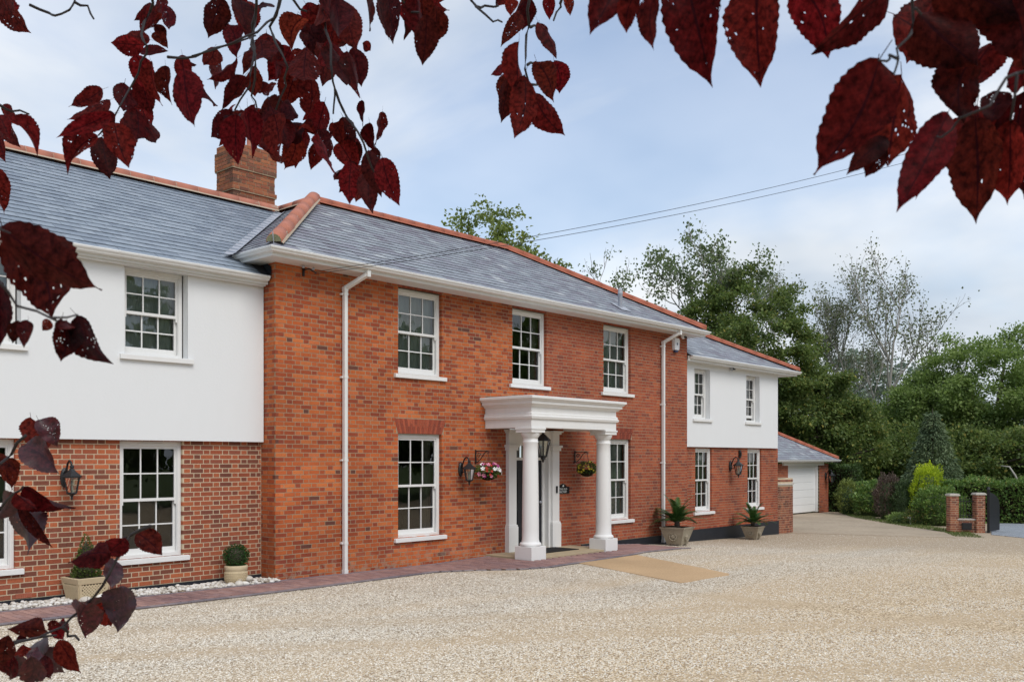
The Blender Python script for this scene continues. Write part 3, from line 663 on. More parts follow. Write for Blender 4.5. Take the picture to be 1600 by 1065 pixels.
# loose stones lying on the drive (instanced, one mass)
def inside(poly, x, y):
    r = False; j = len(poly)-1
    for i in range(len(poly)):
        if (poly[i][1] > y) != (poly[j][1] > y) and x < (poly[j][0]-poly[i][0])*(y-poly[i][1])/(poly[j][1]-poly[i][1])+poly[i][0]: r = not r
        j = i
    return r
gm = MB(); dens = []
for cell, lo, hi in ((.25, 7.5, 13), (.5, 13, 30)):
    for x in np.arange(-2, 31, cell):
        for y in np.arange(-14, 0.5, cell):
            xm, ym = x+cell/2, y+cell/2; vx_, vy_ = xm, ym+13.4; D = vx_*.7443+vy_*.6678; lat = vx_*.6678-vy_*.7443
            if not lo <= D < hi or abs(lat) > D*.56+.3: continue
            if xm < 20 and ym > youter(xm)-.04: continue
            if xm >= 19.5 and ym > -.05 - (0 if xm < 22 else -.25): continue
            if inside(RESIN, xm, ym) or inside(FORE, xm, ym): continue
            gm.quad((x, y, gz(x)), (x+cell, y, gz(x+cell)), (x+cell, y+cell, gz(x+cell)), (x, y+cell, gz(x)))
            tr = math.sin(ym*1.15+xm*.25+.6*math.sin(xm*.5)); ln_ = .56*xm+.83*ym+.55; thin = .4 if min(abs(ln_+.25), abs(ln_-1.25), abs(ln_+2.6)) < .28 else 1
            if .35*xm+.20*ym > 7.3: thin = min(thin, .3)
            dens.append((1500 if D < 11 else 900 if D < 14 else 520 if D < 19 else 260)*thin)
gme = gm.mesh('gravel_stones'); at = gme.attributes.new('dens', 'FLOAT', 'FACE'); at.data.foreach_set('value', dens)
gso = tag(link('gravel', gme, None), 'loose pale gravel stones spread over the drive', 'gravel', kind='stuff')
ng = bpy.data.node_groups.new('scatter_stones', 'GeometryNodeTree')
ng.interface.new_socket('Geometry', in_out='INPUT', socket_type='NodeSocketGeometry'); ng.interface.new_socket('Geometry', in_out='OUTPUT', socket_type='NodeSocketGeometry')
n_ = ng.nodes; l_ = ng.links
gi = n_.new('NodeGroupInput'); go = n_.new('NodeGroupOutput')
ds = n_.new('GeometryNodeDistributePointsOnFaces'); na = n_.new('GeometryNodeInputNamedAttribute'); na.data_type = 'FLOAT'; na.inputs[0].default_value = 'dens'
l_.new(gi.outputs[0], ds.inputs['Mesh']); l_.new(na.outputs[0], ds.inputs['Density'])
ico = n_.new('GeometryNodeMeshIcoSphere'); ico.inputs['Radius'].default_value = .5; ico.inputs['Subdivisions'].default_value = 1
sm_ = n_.new('GeometryNodeSetMaterial'); sm_.inputs['Material'].default_value = MAT['stones']; l_.new(ico.outputs[0], sm_.inputs[0])
iop = n_.new('GeometryNodeInstanceOnPoints'); l_.new(ds.outputs['Points'], iop.inputs['Points']); l_.new(sm_.outputs[0], iop.inputs['Instance'])
rv = n_.new('FunctionNodeRandomValue'); rv.data_type = 'FLOAT_VECTOR'; rv.inputs[0].default_value = (.009, .008, .006); rv.inputs[1].default_value = (.027, .022, .015)
rr = n_.new('FunctionNodeRandomValue'); rr.data_type = 'FLOAT_VECTOR'; rr.inputs[0].default_value = (-.5, -.5, 0); rr.inputs[1].default_value = (.5, .5, 6.28); rr.inputs['Seed'].default_value = 5
l_.new(rv.outputs[0], iop.inputs['Scale']); l_.new(rr.outputs[0], iop.inputs['Rotation']); l_.new(iop.outputs[0], go.inputs[0])
md = gso.modifiers.new('scatter', 'NODES'); md.node_group = ng

# ---------------------------------------------------------------- the house
house = thing('house', 'long two storey house of orange brick and white render with slate roofs', 'house', (9, 0, 0))
def H(o): o.location = Vector(o.location)-Vector((9, 0, 0)); return o      # parts are built in world coordinates
ZA = (0, 0, 1)
singles = {'brick': [], 'slate': []}   # candidates for single pieces: (distance, builder)
def wall_face(mb, O, U, Nn, u0, u1, z0, z1, holes, d, reveal):
    """mortar face with openings; d = how far behind the brick face; reveal = depth of the openings"""
    us = sorted({u0, u1, *[h[0] for h in holes], *[h[1] for h in holes]}); zs = sorted({z0, z1, *[h[2] for h in holes], *[h[3] for h in holes]})
    us = [u for u in us if u0 <= u <= u1]; zs = [z for z in zs if z0 <= z <= z1]
    P = lambda u, z, dd: (O[0]+u*U[0]-dd*Nn[0], O[1]+u*U[1]-dd*Nn[1], O[2]+z)
    for a, b in zip(us[:-1], us[1:]):
        for c, e in zip(zs[:-1], zs[1:]):
            um, zm = (a+b)/2, (c+e)/2
            if any(h[0] < um < h[1] and h[2] < zm < h[3] for h in holes): continue
            mb.quad(P(a, c, d), P(b, c, d), P(b, e, d), P(a, e, d))
    for h in holes:
        a, b, c, e = h[0]-.004, h[1]+.004, h[2]-.004, h[3]+.004
        if reveal:
            mb.quad(P(b, c, d), P(b, c, reveal), P(b, e, reveal), P(b, e, d)); mb.quad(P(a, c, d), P(a, e, d), P(a, e, reveal), P(a, c, reveal))
            mb.quad(P(a, e, d), P(b, e, d), P(b, e, reveal), P(a, e, reveal)); mb.quad(P(a, c, d), P(a, c, reveal), P(b, c, reveal), P(b, c, d))
def bricks(O, U, Nn, u0, u1, z0, z1, holes, pick, course=.075, sl=.2125, hl=.1, jit=.0015, phase=0, wob=0, depth=.1, single=False, joint=.0135):
    """Flemish bond; pick(u, z) -> builder that takes the brick"""
    nz = int(math.ceil((z1-z0)/course))
    for i in range(nz):
        za = z0+i*course+joint/2; zb = min(z0+(i+1)*course-joint/2, z1)
        if zb-za < .015: continue
        u = u0-phase-(0 if i % 2 else .169); k = 0
        while u < u1:
            ln = sl if k % 2 == 0 else hl
            a, b = max(u+joint/2, u0), min(u+ln+joint/2, u1)
            u += ln+joint; k += 1
            if b-a < .02: continue
            segs = [(a, b, za, zb)]
            for h in holes:
                ns = []
                for (p, q, r_, t) in segs:
                    if q <= h[0] or p >= h[1] or t <= h[2] or r_ >= h[3]: ns.append((p, q, r_, t)); continue
                    if r_ < h[2]-.012: ns.append((p, q, r_, h[2])) ; r_ = h[2]
                    if t > h[3]+.012: ns.append((p, q, h[3], t)); t = h[3]
                    if p < h[0]-.015: ns.append((p, h[0], r_, t))
                    if q > h[1]+.015: ns.append((h[1], q, r_, t))
                segs = ns
            for (p, q, r_, t) in segs:
                dd = random.uniform(-jit, jit); w = random.uniform(-wob, wob); tgt = pick((p+q)/2, (r_+t)/2)
                if tgt is None: continue
                OO = (O[0]+Nn[0]*dd, O[1]+Nn[1]*dd, O[2]+w)
                if single and abs((q-p)-ln) < .001 and abs((t-r_)-(course-joint)) < .002:
                    cpos = Vector(OO)+Vector(U)*((p+q)/2)+Vector((0, 0, (r_+t)/2))
                    dist = (cpos-Vector((0, -13.4, 2.07))).length
                    singles['brick'].append((dist*(1 if k % 2 else 1.6), cpos, 0 if k % 2 else 1, tgt, (OO, U, Nn, p, q, r_, t, depth)))
                    continue
                tgt.prism(OO, U, (-Nn[0], -Nn[1], -Nn[2]), ZA, p, q, 0, depth, r_, t, False)
UX, NY = (1, 0, 0), (0, -1, 0)
B = {k: MB() for k in ('old', 'new', 'multi', 'rw', 'ret', 'arch')}
# openings, main wall
MW = [(11.71, 12.85), (14.95, 16.09), (18.24, 19.38)]
ZU = (3.69, 5.315); ZL = (.575, 2.55)
LWIN = [MW[0], MW[2]]
holes = [(*m, *ZU) for m in MW]+[(*m, *ZL) for m in LWIN]+[(14.86, 16.32, -.3, 2.72)]
arches = []
for m in LWIN: arches.append((m[0]-.10, m[1]+.12, m[0], m[1], ZL[1], ZL[1]+.29))
for m in MW: arches.append((m[0]-.05, m[1]+.05, m[0], m[1], ZU[1], 5.44))
bh = holes+[(a[0]*.5+a[2]*.5, a[1]*.5+a[3]*.5, a[4], a[5]) for a in arches]
main_wall = MB(); wall_face(main_wall, (0, 0, 0), UX, NY, 9.0, 22.05, -.5, 5.46, holes, .0035, .32)
def pick_main(u, z):
    xb = 14.3+(1.5 if z > 3.2 else 0)+.25*math.sin(z*9)+random.gauss(0, .22)
    if z < -.02 and u > 17.3: return None
    return B['old'] if u < xb else B['new']
bricks((0, 0, 0), UX, NY, 9.0, 22.05, -.075, 5.46, bh, pick_main, wob=.002, single=True)
# left return of the main block
wall_face(main_wall, (9.0, .46, 0), (0, -1, 0), (-1, 0, 0), 0, .46, -.3, 5.46, [], .0035, 0)
bricks((9.0, .46, 0), (0, -1, 0), (-1, 0, 0), -.1, .46, -.075, 5.46, [], lambda u, z: B['ret'], phase=.03, wob=.002)
main_wall.quad((22.05, 0, -.5), (22.05, 6, -.5), (22.05, 6, 5.46), (22.05, 0, 5.46))
P_main = H(main_wall.build('main_wall', 'mortar_tan', house))
# left wing: brick below, render above
LX0 = 2.2; WU = (6.56, 7.50, 3.66, 4.98)
LWH = [(6.54, 7.56, .55, 2.345), (3.9, 5.06, .55, 2.345)]
lw = MB(); wall_face(lw, (0, .42, 0), UX, NY, LX0, 9.0, -.1, 2.36, LWH, .004, .32); P_left = H(lw.build('left_wing_wall', 'mortar_cream', house))
bricks((0, .42, 0), UX, NY, LX0, 8.99, .115, 2.36, LWH, lambda u, z: B['multi'], single=True, jit=.001, joint=.0155)
LRH = [(6.57, 7.60, 3.655, 4.99), (4.1, 5.1, 3.655, 4.99)]
def render_panel(name, x0, x1, y, z0, z1, hl, depth, rev):
    mb = MB(); wall_face(mb, (0, y, 0), UX, NY, x0, x1, z0, z1, hl, 0, rev)
    mb.quad((x0, y, z0), (x0, y+depth, z0), (x1, y+depth, z0), (x1, y, z0)); mb.quad((x0, y, z0), (x0, y, z1), (x0, y+depth, z1), (x0, y+depth, z0)); mb.quad((x1, y, z0), (x1, y+depth, z0), (x1, y+depth, z1), (x1, y, z1))
    return H(mb.build(name, 'white_render', house))
render_panel('white_render', LX0, 8.985, .325, 2.355, 5.12, LRH, .12, .17)
# right wing
RWH = [(22.93, 23.84, .58, 2.375), (25.98, 26.88, .58, 2.375)]
rw = MB(); wall_face(rw, (0, .27, 0), UX, NY, 22.05, 28.0, -.6, 2.40, RWH, .0035, .32)
rw.quad((28.0, .27, -.6), (28.0, 6, -.6), (28.0, 6, 2.4), (28.0, .27, 2.4)); P_right = H(rw.build('right_wing_wall', 'mortar_tan', house))
bricks((0, .27, 0), UX, NY, 22.05, 28.0, .085, 2.40, RWH, lambda u, z: B['rw'])
RRH = [(22.76, 23.62, 3.2, 4.60), (25.77, 26.62, 3.2, 4.60)]
render_panel('white_render', 22.055, 27.86, .2, 2.405, 4.86, RRH, 5, .17)
# flat arches of splayed bricks
for (t0, t1, b0, b1, za, zb) in arches:
    n = 21 if zb-za > .2 else 19
    for k in range(n):
        f0, f1 = (k+.05)/n, (k+.95)/n; zz_ = [za+.004, zb-.004]
        if zb-za > .2:
            zs_ = [za+.004, za+.14 if k % 2 else za+.19, zb-.004]
        else: zs_ = zz_
        for c, e in zip(zs_[:-1], zs_[1:]):
            q = lambda f, z: ((b0+(b1-b0)*f)*(1-(z-za)/(zb-za))+(t0+(t1-t0)*f)*(z-za)/(zb-za))
            e2 = e-.005 if e < zb-.01 else e; y0 = -.002+random.uniform(-.001, .001)
            pts = [(q(f0, c), c), (q(f1, c), c), (q(f1, e2), e2), (q(f0, e2), e2)]; mb = B['arch']; nv = len(mb.v)
            mb.v += [(px, y0, pz) for px, pz in pts]+[(px, .1, pz) for px, pz in pts]
            for f in ((0, 1, 2, 3), (0, 4, 5, 1), (1, 5, 6, 2), (2, 6, 7, 3), (3, 7, 4, 0)): mb.f.append(tuple(nv+i for i in f))
# plinths
for bx_ in ((17.35, 22.053, -.028, .05, -.6, .07), (22.053, 28.03, .243, .30, -.6, .09), (28.0, 28.03, .30, 4, -.6, .09), (LX0, 8.99, .405, .44, -.1, .112)): H(MB().box(*bx_).build('plinth', 'plinth', house))
# bricks: the 300 that show largest stand singly, the others are one mass per wall
singles['brick'].sort(key=lambda t: t[0])
ms = {}
for kind, ln in ((0, .2125), (1, .1)):
    for key in ('brick_old', 'brick_multi', 'brick_new'):
        mb = MB(); mb.prism((0, 0, 0), UX, (0, 1, 0), ZA, -ln/2, ln/2, 0, .1, -.0305, .0305, False); me = mb.mesh('brick'); me.materials.append(MAT[key]); ms[(kind, key)] = me
cnt = 0
for d_, cpos, kind, tgt, raw in singles['brick']:
    show = cpos.x > 5.0 and cnt < 300 and tgt is not B['new'] and cpos.z > .25
    if show:
        key, par = ('brick_multi', P_left) if tgt is B['multi'] else ('brick_old', P_main)
        o = bpy.data.objects.new('brick', ms[(kind, key)]); COL.objects.link(o); o.parent = par; o.location = cpos; cnt += 1
    else:
        OO, U, Nn, p, q, r_, t, dep = raw; tgt.prism(OO, U, (-Nn[0], -Nn[1], -Nn[2]), ZA, p, q, 0, dep, r_, t, False)
for k, mk, par in (('old', 'brick_old', P_main), ('new', 'brick_new', P_main), ('ret', 'brick_old', P_main), ('arch', 'brick_dark', P_main), ('multi', 'brick_multi', P_left), ('rw', 'brick_new', P_right)):
    tag(B[k].build('flat_arches' if k == 'arch' else 'brickwork', mk, par), kind='stuff')

# ---- sash windows
def sash_window(x0, x1, z0, z1, yf, rec, cols=3, blind=None, sill=True, sill_y=None, open_=0.0, curtain=None, wide=True):
    ft = .055; y = yf+rec
    fr = MB(); fr.box(x0, x0+ft, y, y+.12, z0, z1); fr.box(x1-ft, x1, y, y+.12, z0, z1); fr.box(x0+ft, x1-ft, y, y+.12, z1-ft*1.35, z1); fr.box(x0+ft, x1-ft, y, y+.12, z0, z0+.05)
    fr.box(x0+ft, x0+ft+.014, y+.008, y+.03, z0+.05, z1-ft*1.35); fr.box(x1-ft-.014, x1-ft, y+.008, y+.03, z0+.05, z1-ft*1.35)
    w = H(fr.build('window', 'white_paint', house, bevel=.004))
    vn = MB(); xm = (x0+x1)/2; vn.box(xm-(x1-x0)*.2, xm+(x1-x0)*.2, y-.009, y-.001, z1-.05, z1-.03); vn.build('trickle_vent', 'white_paint', w)
    ix0, ix1, iz0, iz1 = x0+ft, x1-ft, z0+.05, z1-ft*1.35; zm = (iz0+iz1)/2
    st = .042
    for which, (a, b, yy) in enumerate(((zm-.02+open_, iz1, y+.03), (iz0+open_, zm+.022+open_, y+.075))):
        s = MB(); br = .045 if which == 0 else .085; tr = .045 if which == 0 else .045
        if which == 0: a = zm-.02
        s.box(ix0+.002, ix0+st, yy, yy+.04, a, b); s.box(ix1-st, ix1-.002, yy, yy+.04, a, b); s.box(ix0+st, ix1-st, yy, yy+.04, a, a+br); s.box(ix0+st, ix1-st, yy, yy+.04, b-tr, b)
        if which == 0:
            for hx in (ix0+.002, ix1-st): s.prism((hx, yy, a), (1, 0, 0), (0, 1, 0), (0, 0, 1), .004, st-.006, 0, .03, -.055, -.0005)
        gx0, gx1, gz0, gz1 = ix0+st, ix1-st, a+br, b-tr; bw = .02
        for c in range(1, cols):
            xx = gx0+(gx1-gx0)*c/cols; s.box(xx-bw/2, xx+bw/2, yy+.004, yy+.036, gz0, gz1)
        zz_ = (gz0+gz1)/2; s.box(gx0, gx1, yy+.005, yy+.035, zz_-bw/2, zz_+bw/2)
        so = s.build('sash', 'white_paint', w)
        for c in range(cols):
            for r_ in range(2):
                px0 = gx0+(gx1-gx0)*c/cols+(bw/2 if c else 0); px1 = gx0+(gx1-gx0)*(c+1)/cols-(bw/2 if c < cols-1 else 0)
                pz0 = gz0+(gz1-gz0)*r_/2+(bw/2 if r_ else 0); pz1 = gz0+(gz1-gz0)*(r_+1)/2-(bw/2 if r_ == 0 else 0)
                g = MB(); ta, tb = random.uniform(-.0012, .0012), random.uniform(-.0012, .0012); g.quad((px0, yy+.02-ta-tb, pz0), (px1, yy+.02+ta-tb, pz0), (px1, yy+.02+ta+tb, pz1), (px0, yy+.02-ta+tb, pz1)); g.build('pane', 'glass', w)
    sy = yf-.055 if sill_y is None else sill_y
    if sill:
        s = MB(); nv = len(s.v); X0, X1 = x0-.10, x1+.10
        s.v += [(X0, sy, z0-.085), (X1, sy, z0-.085), (X1, sy, z0-.012), (X0, sy, z0-.012), (X0, y+.02, z0-.085), (X1, y+.02, z0-.085), (X1, y+.02, z0+.004), (X0, y+.02, z0+.004)]
        for f in ((0, 1, 2, 3), (7, 6, 5, 4), (0, 4, 5, 1), (1, 5, 6, 2), (2, 6, 7, 3), (3, 7, 4, 0)): s.f.append(tuple(f))
        # the sill is housed in the wall between the jambs, its horns only proud of it
        s.build('sill', 'white_stone', w, bevel=.004)
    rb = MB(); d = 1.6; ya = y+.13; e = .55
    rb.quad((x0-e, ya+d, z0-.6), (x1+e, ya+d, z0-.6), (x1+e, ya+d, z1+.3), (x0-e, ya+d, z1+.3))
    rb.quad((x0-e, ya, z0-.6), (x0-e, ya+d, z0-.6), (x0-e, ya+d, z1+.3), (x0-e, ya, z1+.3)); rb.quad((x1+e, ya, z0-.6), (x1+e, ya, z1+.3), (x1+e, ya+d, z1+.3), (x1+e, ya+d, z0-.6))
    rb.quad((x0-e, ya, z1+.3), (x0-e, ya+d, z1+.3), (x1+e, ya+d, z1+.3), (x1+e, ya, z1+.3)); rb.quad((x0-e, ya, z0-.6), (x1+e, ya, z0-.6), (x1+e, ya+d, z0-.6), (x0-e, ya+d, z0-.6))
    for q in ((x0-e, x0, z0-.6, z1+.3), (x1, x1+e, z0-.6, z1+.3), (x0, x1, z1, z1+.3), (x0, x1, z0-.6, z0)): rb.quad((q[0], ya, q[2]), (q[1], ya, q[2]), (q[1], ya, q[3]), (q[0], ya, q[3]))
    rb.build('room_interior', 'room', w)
    if blind is not None:
        bl = MB(); zb = z0+(z1-z0)*blind; n = 28
        for k in range(n):
            a, b = x0+.03+(x1-x0-.06)*k/n, x0+.03+(x1-x0-.06)*(k+1)/n
            bl.quad((a, y+.17+.006*(k % 2), zb), (b, y+.17+.006*((k+1) % 2), zb), (b, y+.17+.006*((k+1) % 2), z1), (a, y+.17+.006*(k % 2), z1))
        bl.build('blind', 'blind', w)
    if curtain:
        cu = MB()
        for (a, b) in ([(x0-.05, x0+(x1-x0)*.16)] if 'l' in curtain else [])+([(x1-(x1-x0)*.24, x1+.05)] if 'r' in curtain else []):
            n = 14
            for k in range(n):
                u, v = a+(b-a)*k/n, a+(b-a)*(k+1)/n; f = lambda t: y+.2+.03*math.sin(t*90)
                cu.quad((u, f(u), z0-.3), (v, f(v), z0-.3), (v, f(v), z1+.1), (u, f(u), z1+.1))
        cu.build('curtain', 'curtain', w)
    return w
for i, m in enumerate(MW): sash_window(*m, *ZU, 0, .075, blind=None if i == 1 else 0.0, curtain='lr' if i == 1 else None)
for i, m in enumerate(LWIN): sash_window(*m, *ZL, 0, .075, blind=0.0 if i else None, curtain='r' if i == 0 else None)
for h in LRH: sash_window(h[0]+.02, h[1]-.02, h[2], h[3], .325, .15, blind=0.0)
for h in LWH: sash_window(*h, .42, .055)
for i, h in enumerate(RWH): sash_window(*h, .27, .06, blind=.72 if i == 0 else None, curtain='r')
for i, h in enumerate(RRH): sash_window(h[0]+.01, h[1]-.01, h[2], h[3], .2, .14, open_=.07 if i else 0, blind=.05 if i == 0 else None, curtain='lr')

# ---- roofs: slates laid course by course
roof = H(MB().box(12, 13, 3, 4, 5.55, 5.6).build('roof', 'slate_under', house))
slate_c = []
def slope(O, U, V, slen, L, Rr, gauge, width, mat, cand=False):
    """O eave origin, U along the eave, V up the slope (unit); L(s), R(s) bounds in u for s in 0..1"""
    Nn = Vector(U).cross(Vector(V)).normalized(); U = Vector(U); V = Vector(V); O = Vector(O); mb = MB(); n = int(round(slen/gauge)); g = slen/n
    ub = MB(); m = 12
    for i in range(m):
        a, b = i/m, (i+1)/m
        ub.quad(*[tuple(O+U*u+V*(s*slen)-Nn*.012) for u, s in ((L(a), a), (Rr(a), a), (Rr(b), b), (L(b), b))])
    ub.build('roof_deck', 'slate_under', roof)
    for i in range(n):
        s0, s1 = i/n, min(1, (i+1.25)/n); la, lb, ra, rb = L(s0), L(s1), Rr(s0), Rr(s1)
        u = min(la, lb)-(width/2 if i % 2 else 0)+random.uniform(-.01, .01)
        while u < max(ra, rb):
            a, b = u+.002, u+width-.002; u += width
            lim0, lim1 = (max(a, la), min(b, ra)), (max(a, lb), min(b, rb))
            if lim0[1]-lim0[0] < .015 and lim1[1]-lim1[0] < .015: continue
            if lim0[1] < lim0[0]: mdl = (lim1[0] if lim0[0] > lim1[0] else lim1[1]); lim0 = (lim0[0], lim0[0]) if b < (la+.5) else (lim0[1], lim0[1])
            if lim1[1] < lim1[0]: lim1 = (lim1[0], lim1[0]) if b < (lb+.5) else (lim1[1], lim1[1])
            lift = .013+random.uniform(0, .004); t = .006; tw = random.uniform(-.002, .002)
            full = la <= a and lb <= a and b <= ra and b <= rb
            if cand and full:
                c = O+U*((a+b)/2)+V*(s0*slen); slate_c.append(((c-Vector((0, -13.4, 2.07))).length, c, lift+tw, g, mb)); continue
            p = [O+U*lim0[0]+V*(s0*slen)+Nn*(lift-t), O+U*lim0[1]+V*(s0*slen)+Nn*(lift-t+tw), O+U*lim0[1]+V*(s0*slen)+Nn*(lift+tw), O+U*lim0[0]+V*(s0*slen)+Nn*lift,
                 O+U*lim1[0]+V*(s1*slen)+Nn*.001, O+U*lim1[1]+V*(s1*slen)+Nn*.001]
            k = len(mb.v); mb.v += [tuple(q) for q in p]
            mb.f += [(k, k+1, k+2, k+3), (k+3, k+2, k+5, k+4), (k, k+3, k+4), (k+1, k+5, k+2)]
    return mb, (U, V, Nn)
TP = .61; RIDGE_Z = 5.5+3.1*TP
def unit(*v): return tuple(Vector(v).normalized())
# main front slope
mf, _ = slope((0, -.5, 5.5), UX, unit(0, 3.1, 3.1*TP), math.hypot(3.1, 3.1*TP), lambda s: 8.6+3.1*s, lambda s: 22.3-4.65*s, .185, .28, 'slate_mix')
tag(mf.build('slates', 'slate_mix', roof), kind='stuff')
# main left slope (towards the left wing), hip on one side and valley on the other
def valley_y(s): X = 8.6+3.1*s; return .1+(.38+(X-8.6)*TP)/.635
ml, _ = slope((8.6, 0, 5.5), (0, -1, 0), unit(3.1, 0, 3.1*TP), math.hypot(3.1, 3.1*TP), lambda s: -(valley_y(s) if s < .93 else 6.5), lambda s: .5-3.1*s, .185, .28, 'slate_mix')
tag(ml.build('slates', 'slate_mix', roof), kind='stuff')
# left wing front slope
def lw_right(s):
    Y = .1+3.4*s; return 9.0 if Y < .7 else min(8.6+((Y-.1)*.635-.38)/TP, 11.46)
lf, ax = slope((0, .1, 5.12), UX, unit(0, 3.4, 2.16), math.hypot(3.4, 2.16), lambda s: 2.2, lw_right, .175, .30, 'slate_blue', cand=True)
slate_c.sort(key=lambda t: t[0]); sU, sV, sN = ax
sme = None
for i, (d_, c, lift, g, mb) in enumerate([t for t in slate_c]):
    hw = .148; s1 = g*1.25; p = [(-hw, 0, lift-.006), (hw, 0, lift-.006), (hw, 0, lift), (-hw, 0, lift), (-hw, s1, .001), (hw, s1, .001)]
    F = [(0, 1, 2, 3), (3, 2, 5, 4), (0, 3, 4), (1, 5, 2)]
    if c.x > 4.7 and sme is not None and cntS < 300:
        o = bpy.data.objects.new('slate', sme); COL.objects.link(o); o.parent = roof; cntS += 1
        m4 = Matrix((sU, sV, sN)).transposed().to_4x4(); m4.translation = c+sN*random.uniform(-.001, .002); o.matrix_basis = m4
    else:
        if sme is None: sme = bpy.data.meshes.new('slate'); sme.from_pydata(p, [], F); sme.materials.append(MAT['slate_blue']); cntS = 0
        k = len(mb.v); mb.v += [tuple(c+sU*q[0]+sV*q[1]+sN*q[2]) for q in p]; mb.f += [tuple(k+j for j in f) for f in F]
tag(lf.build('slates', 'slate_blue', roof), kind='stuff')
# right wing front slope
rs, _ = slope((0, -.12, 4.87), UX, unit(0, 3.0, 3.0*TP), math.hypot(3.0, 3.0*TP), lambda s: 22.06, lambda s: 28.78-6.4*s, .185, .28, 'slate_mix')
tag(rs.build('slates', 'slate_mix', roof), kind='stuff')
# unseen rear slopes close the roof
bk = MB(); bk.quad((11.7, 2.6, RIDGE_Z-.02), (17.65, 2.6, RIDGE_Z-.02), (18, 8, 5.0), (11.7, 8, 5.0)); bk.quad((2.2, 3.5, 7.27), (11.4, 3.5, 7.27), (11.4, 7, 5.1), (2.2, 7, 5.1)); bk.quad((11.7, 2.6, RIDGE_Z-.02), (11.7, 8, RIDGE_Z-.02), (14, 8, 5.6), (14, 2.6, 5.6))
bk.poly([(22.3, -.5, 5.48), (22.3, 8, 5.48), (17.65, 2.6, RIDGE_Z-.02)]); bk.poly([(28.78, -.12, 4.85), (28.78, 6, 4.85), (22.38, 2.88, 6.68)]); bk.build('rear_slope', 'slate_under', roof)
# valley and abutment flashings
vf = MB(); pts = [(8.6+3.1*s, valley_y(s)) for s in np.linspace(0, .93, 9)]
for (xa, ya), (xb, yb) in zip(pts[:-1], pts[1:]):
    za, zb = 5.5+(xa-8.6)*TP+.03, 5.5+(xb-8.6)*TP+.03
    vf.quad((xa-.02, ya-.17, za), (xb-.02, yb-.17, zb), (xb+.0, yb+.0, zb-.015), (xa, ya, za-.015)); vf.quad((xa, ya, za-.015), (xb, yb, zb-.015), (xb-.13, yb+.02, zb-.005), (xa-.13, ya+.02, za-.005))
vf.poly([(8.35, .55, 5.46), (8.62, .30, 5.52), (8.64, .75, 5.56)]); vf.build('valley_flashing', 'lead', roof)
ab = MB(); ab.quad((8.8, .1, 5.15), (9.0-.012, .1, 5.17), (8.988, .75, 5.57), (8.8, .75, 5.56)); ab.quad((8.988, .1, 5.16), (8.985, .1, 5.30), (8.985, .46, 5.5), (8.988, .46, 5.4)); ab.build('abutment_flashing', 'plinth', roof)
# half-round ridge and hip tiles, each its own piece
def half_tile(length, r, mat, name='ridge_tile'):
    mb = MB(); k = 9; A = [R(-8)+(math.pi+R(16))*j/k for j in range(k+1)]
    for x in (0, length):
        for rr_ in (r, r-.014): mb.v += [(x, rr_*math.cos(a), rr_*math.sin(a)) for a in A]
    q = k+1
    for j in range(k):
        mb.f.append((j, j+1, 2*q+j+1, 2*q+j)); mb.f.append((q+j, 3*q+j, 3*q+j+1, q+j+1)); mb.f.append((j, q+j, q+j+1, j+1)); mb.f.append((2*q+j, 2*q+j+1, 3*q+j+1, 3*q+j))
    me = mb.mesh(name); me.materials.append(MAT[mat]); me.polygons.foreach_set('use_smooth', [True]*len(me.polygons)); return me
def run_tiles(p0, p1, length, r, mat, name='ridge_tile', joint='ridge_mortar', gap=.012, taper=0):
    p0, p1 = Vector(p0), Vector(p1); d = p1-p0; n = max(1, round(d.length/length)); ln = d.length/n; me = half_tile(ln-gap, r, mat, name); d.normalize()
    side = Vector((0, 0, 1)).cross(d).normalized(); up = d.cross(side); m3 = Matrix((d, side, up)).transposed()
    for i in range(n):
        o = bpy.data.objects.new(name, me); COL.objects.link(o); o.parent = roof; m4 = (m3 @ Matrix.Rotation(random.uniform(-.012, .012), 3, 'Z')).to_4x4(); m4.translation = p0+d*(ln*i+gap/2)+up*random.uniform(-.004, .004); o.matrix_basis = m4
    jm = MB(); r2 = r-.006; k = 9
    for i in range(40):
        pass
    A = [math.pi*j/k for j in range(k+1)]
    for x in (0, d.length*ln*n): jm.v += [tuple(p0+d*x+side*(r2*math.cos(a))+up*(r2*math.sin(a))) for a in A]
    for j in range(k): jm.f.append((j, j+1, k+2+j, k+1+j))
    for sg in (-1, 1):
        a = p0+side*(sg*(r+.022))-up*.035; b = p0+d*(ln*n)+side*(sg*(r+.022))-up*.035; c = p0+d*(ln*n)+side*(sg*(r-.02))+up*.02; e = p0+side*(sg*(r-.02))+up*.02
        jm.quad(a, b, c, e)
    jm.build('bedding_mortar', joint, roof)
run_tiles((2.2, 3.5, 7.30), (11.35, 3.5, 7.30), .45, .125, 'terracotta_pale')
run_tiles((11.62, 2.6, RIDGE_Z+.02), (17.65, 2.6, RIDGE_Z+.02), .45, .115, 'terracotta', joint='terracotta', gap=.004)
run_tiles((17.6, 2.6, RIDGE_Z+.02), (22.22, -.44, 5.56), .45, .115, 'terracotta', name='hip_tile', joint='terracotta', gap=.004)
run_tiles((22.9, 2.66, 6.58), (28.72, -.08, 4.93), .45, .11, 'terracotta', name='hip_tile', joint='terracotta', gap=.004)
run_tiles((8.72, -.38, 5.60), (11.55, 2.45, RIDGE_Z+.03), .66, .128, 'terracotta_pale', name='hip_tile', gap=.006)
run_tiles((11.68, 2.75, RIDGE_Z+.02), (11.68, 7.0, RIDGE_Z+.02), .45, .115, 'terracotta_pale')
kn = MB(); kn.lathe([(.135, -.1), (.14, .06), (.115, .12), (.07, .155), (.0, .165)], (11.68, 2.6, RIDGE_Z+.03), 16, cap=False); kn.build('hip_apex_cap', 'terracotta', roof, smooth=True)
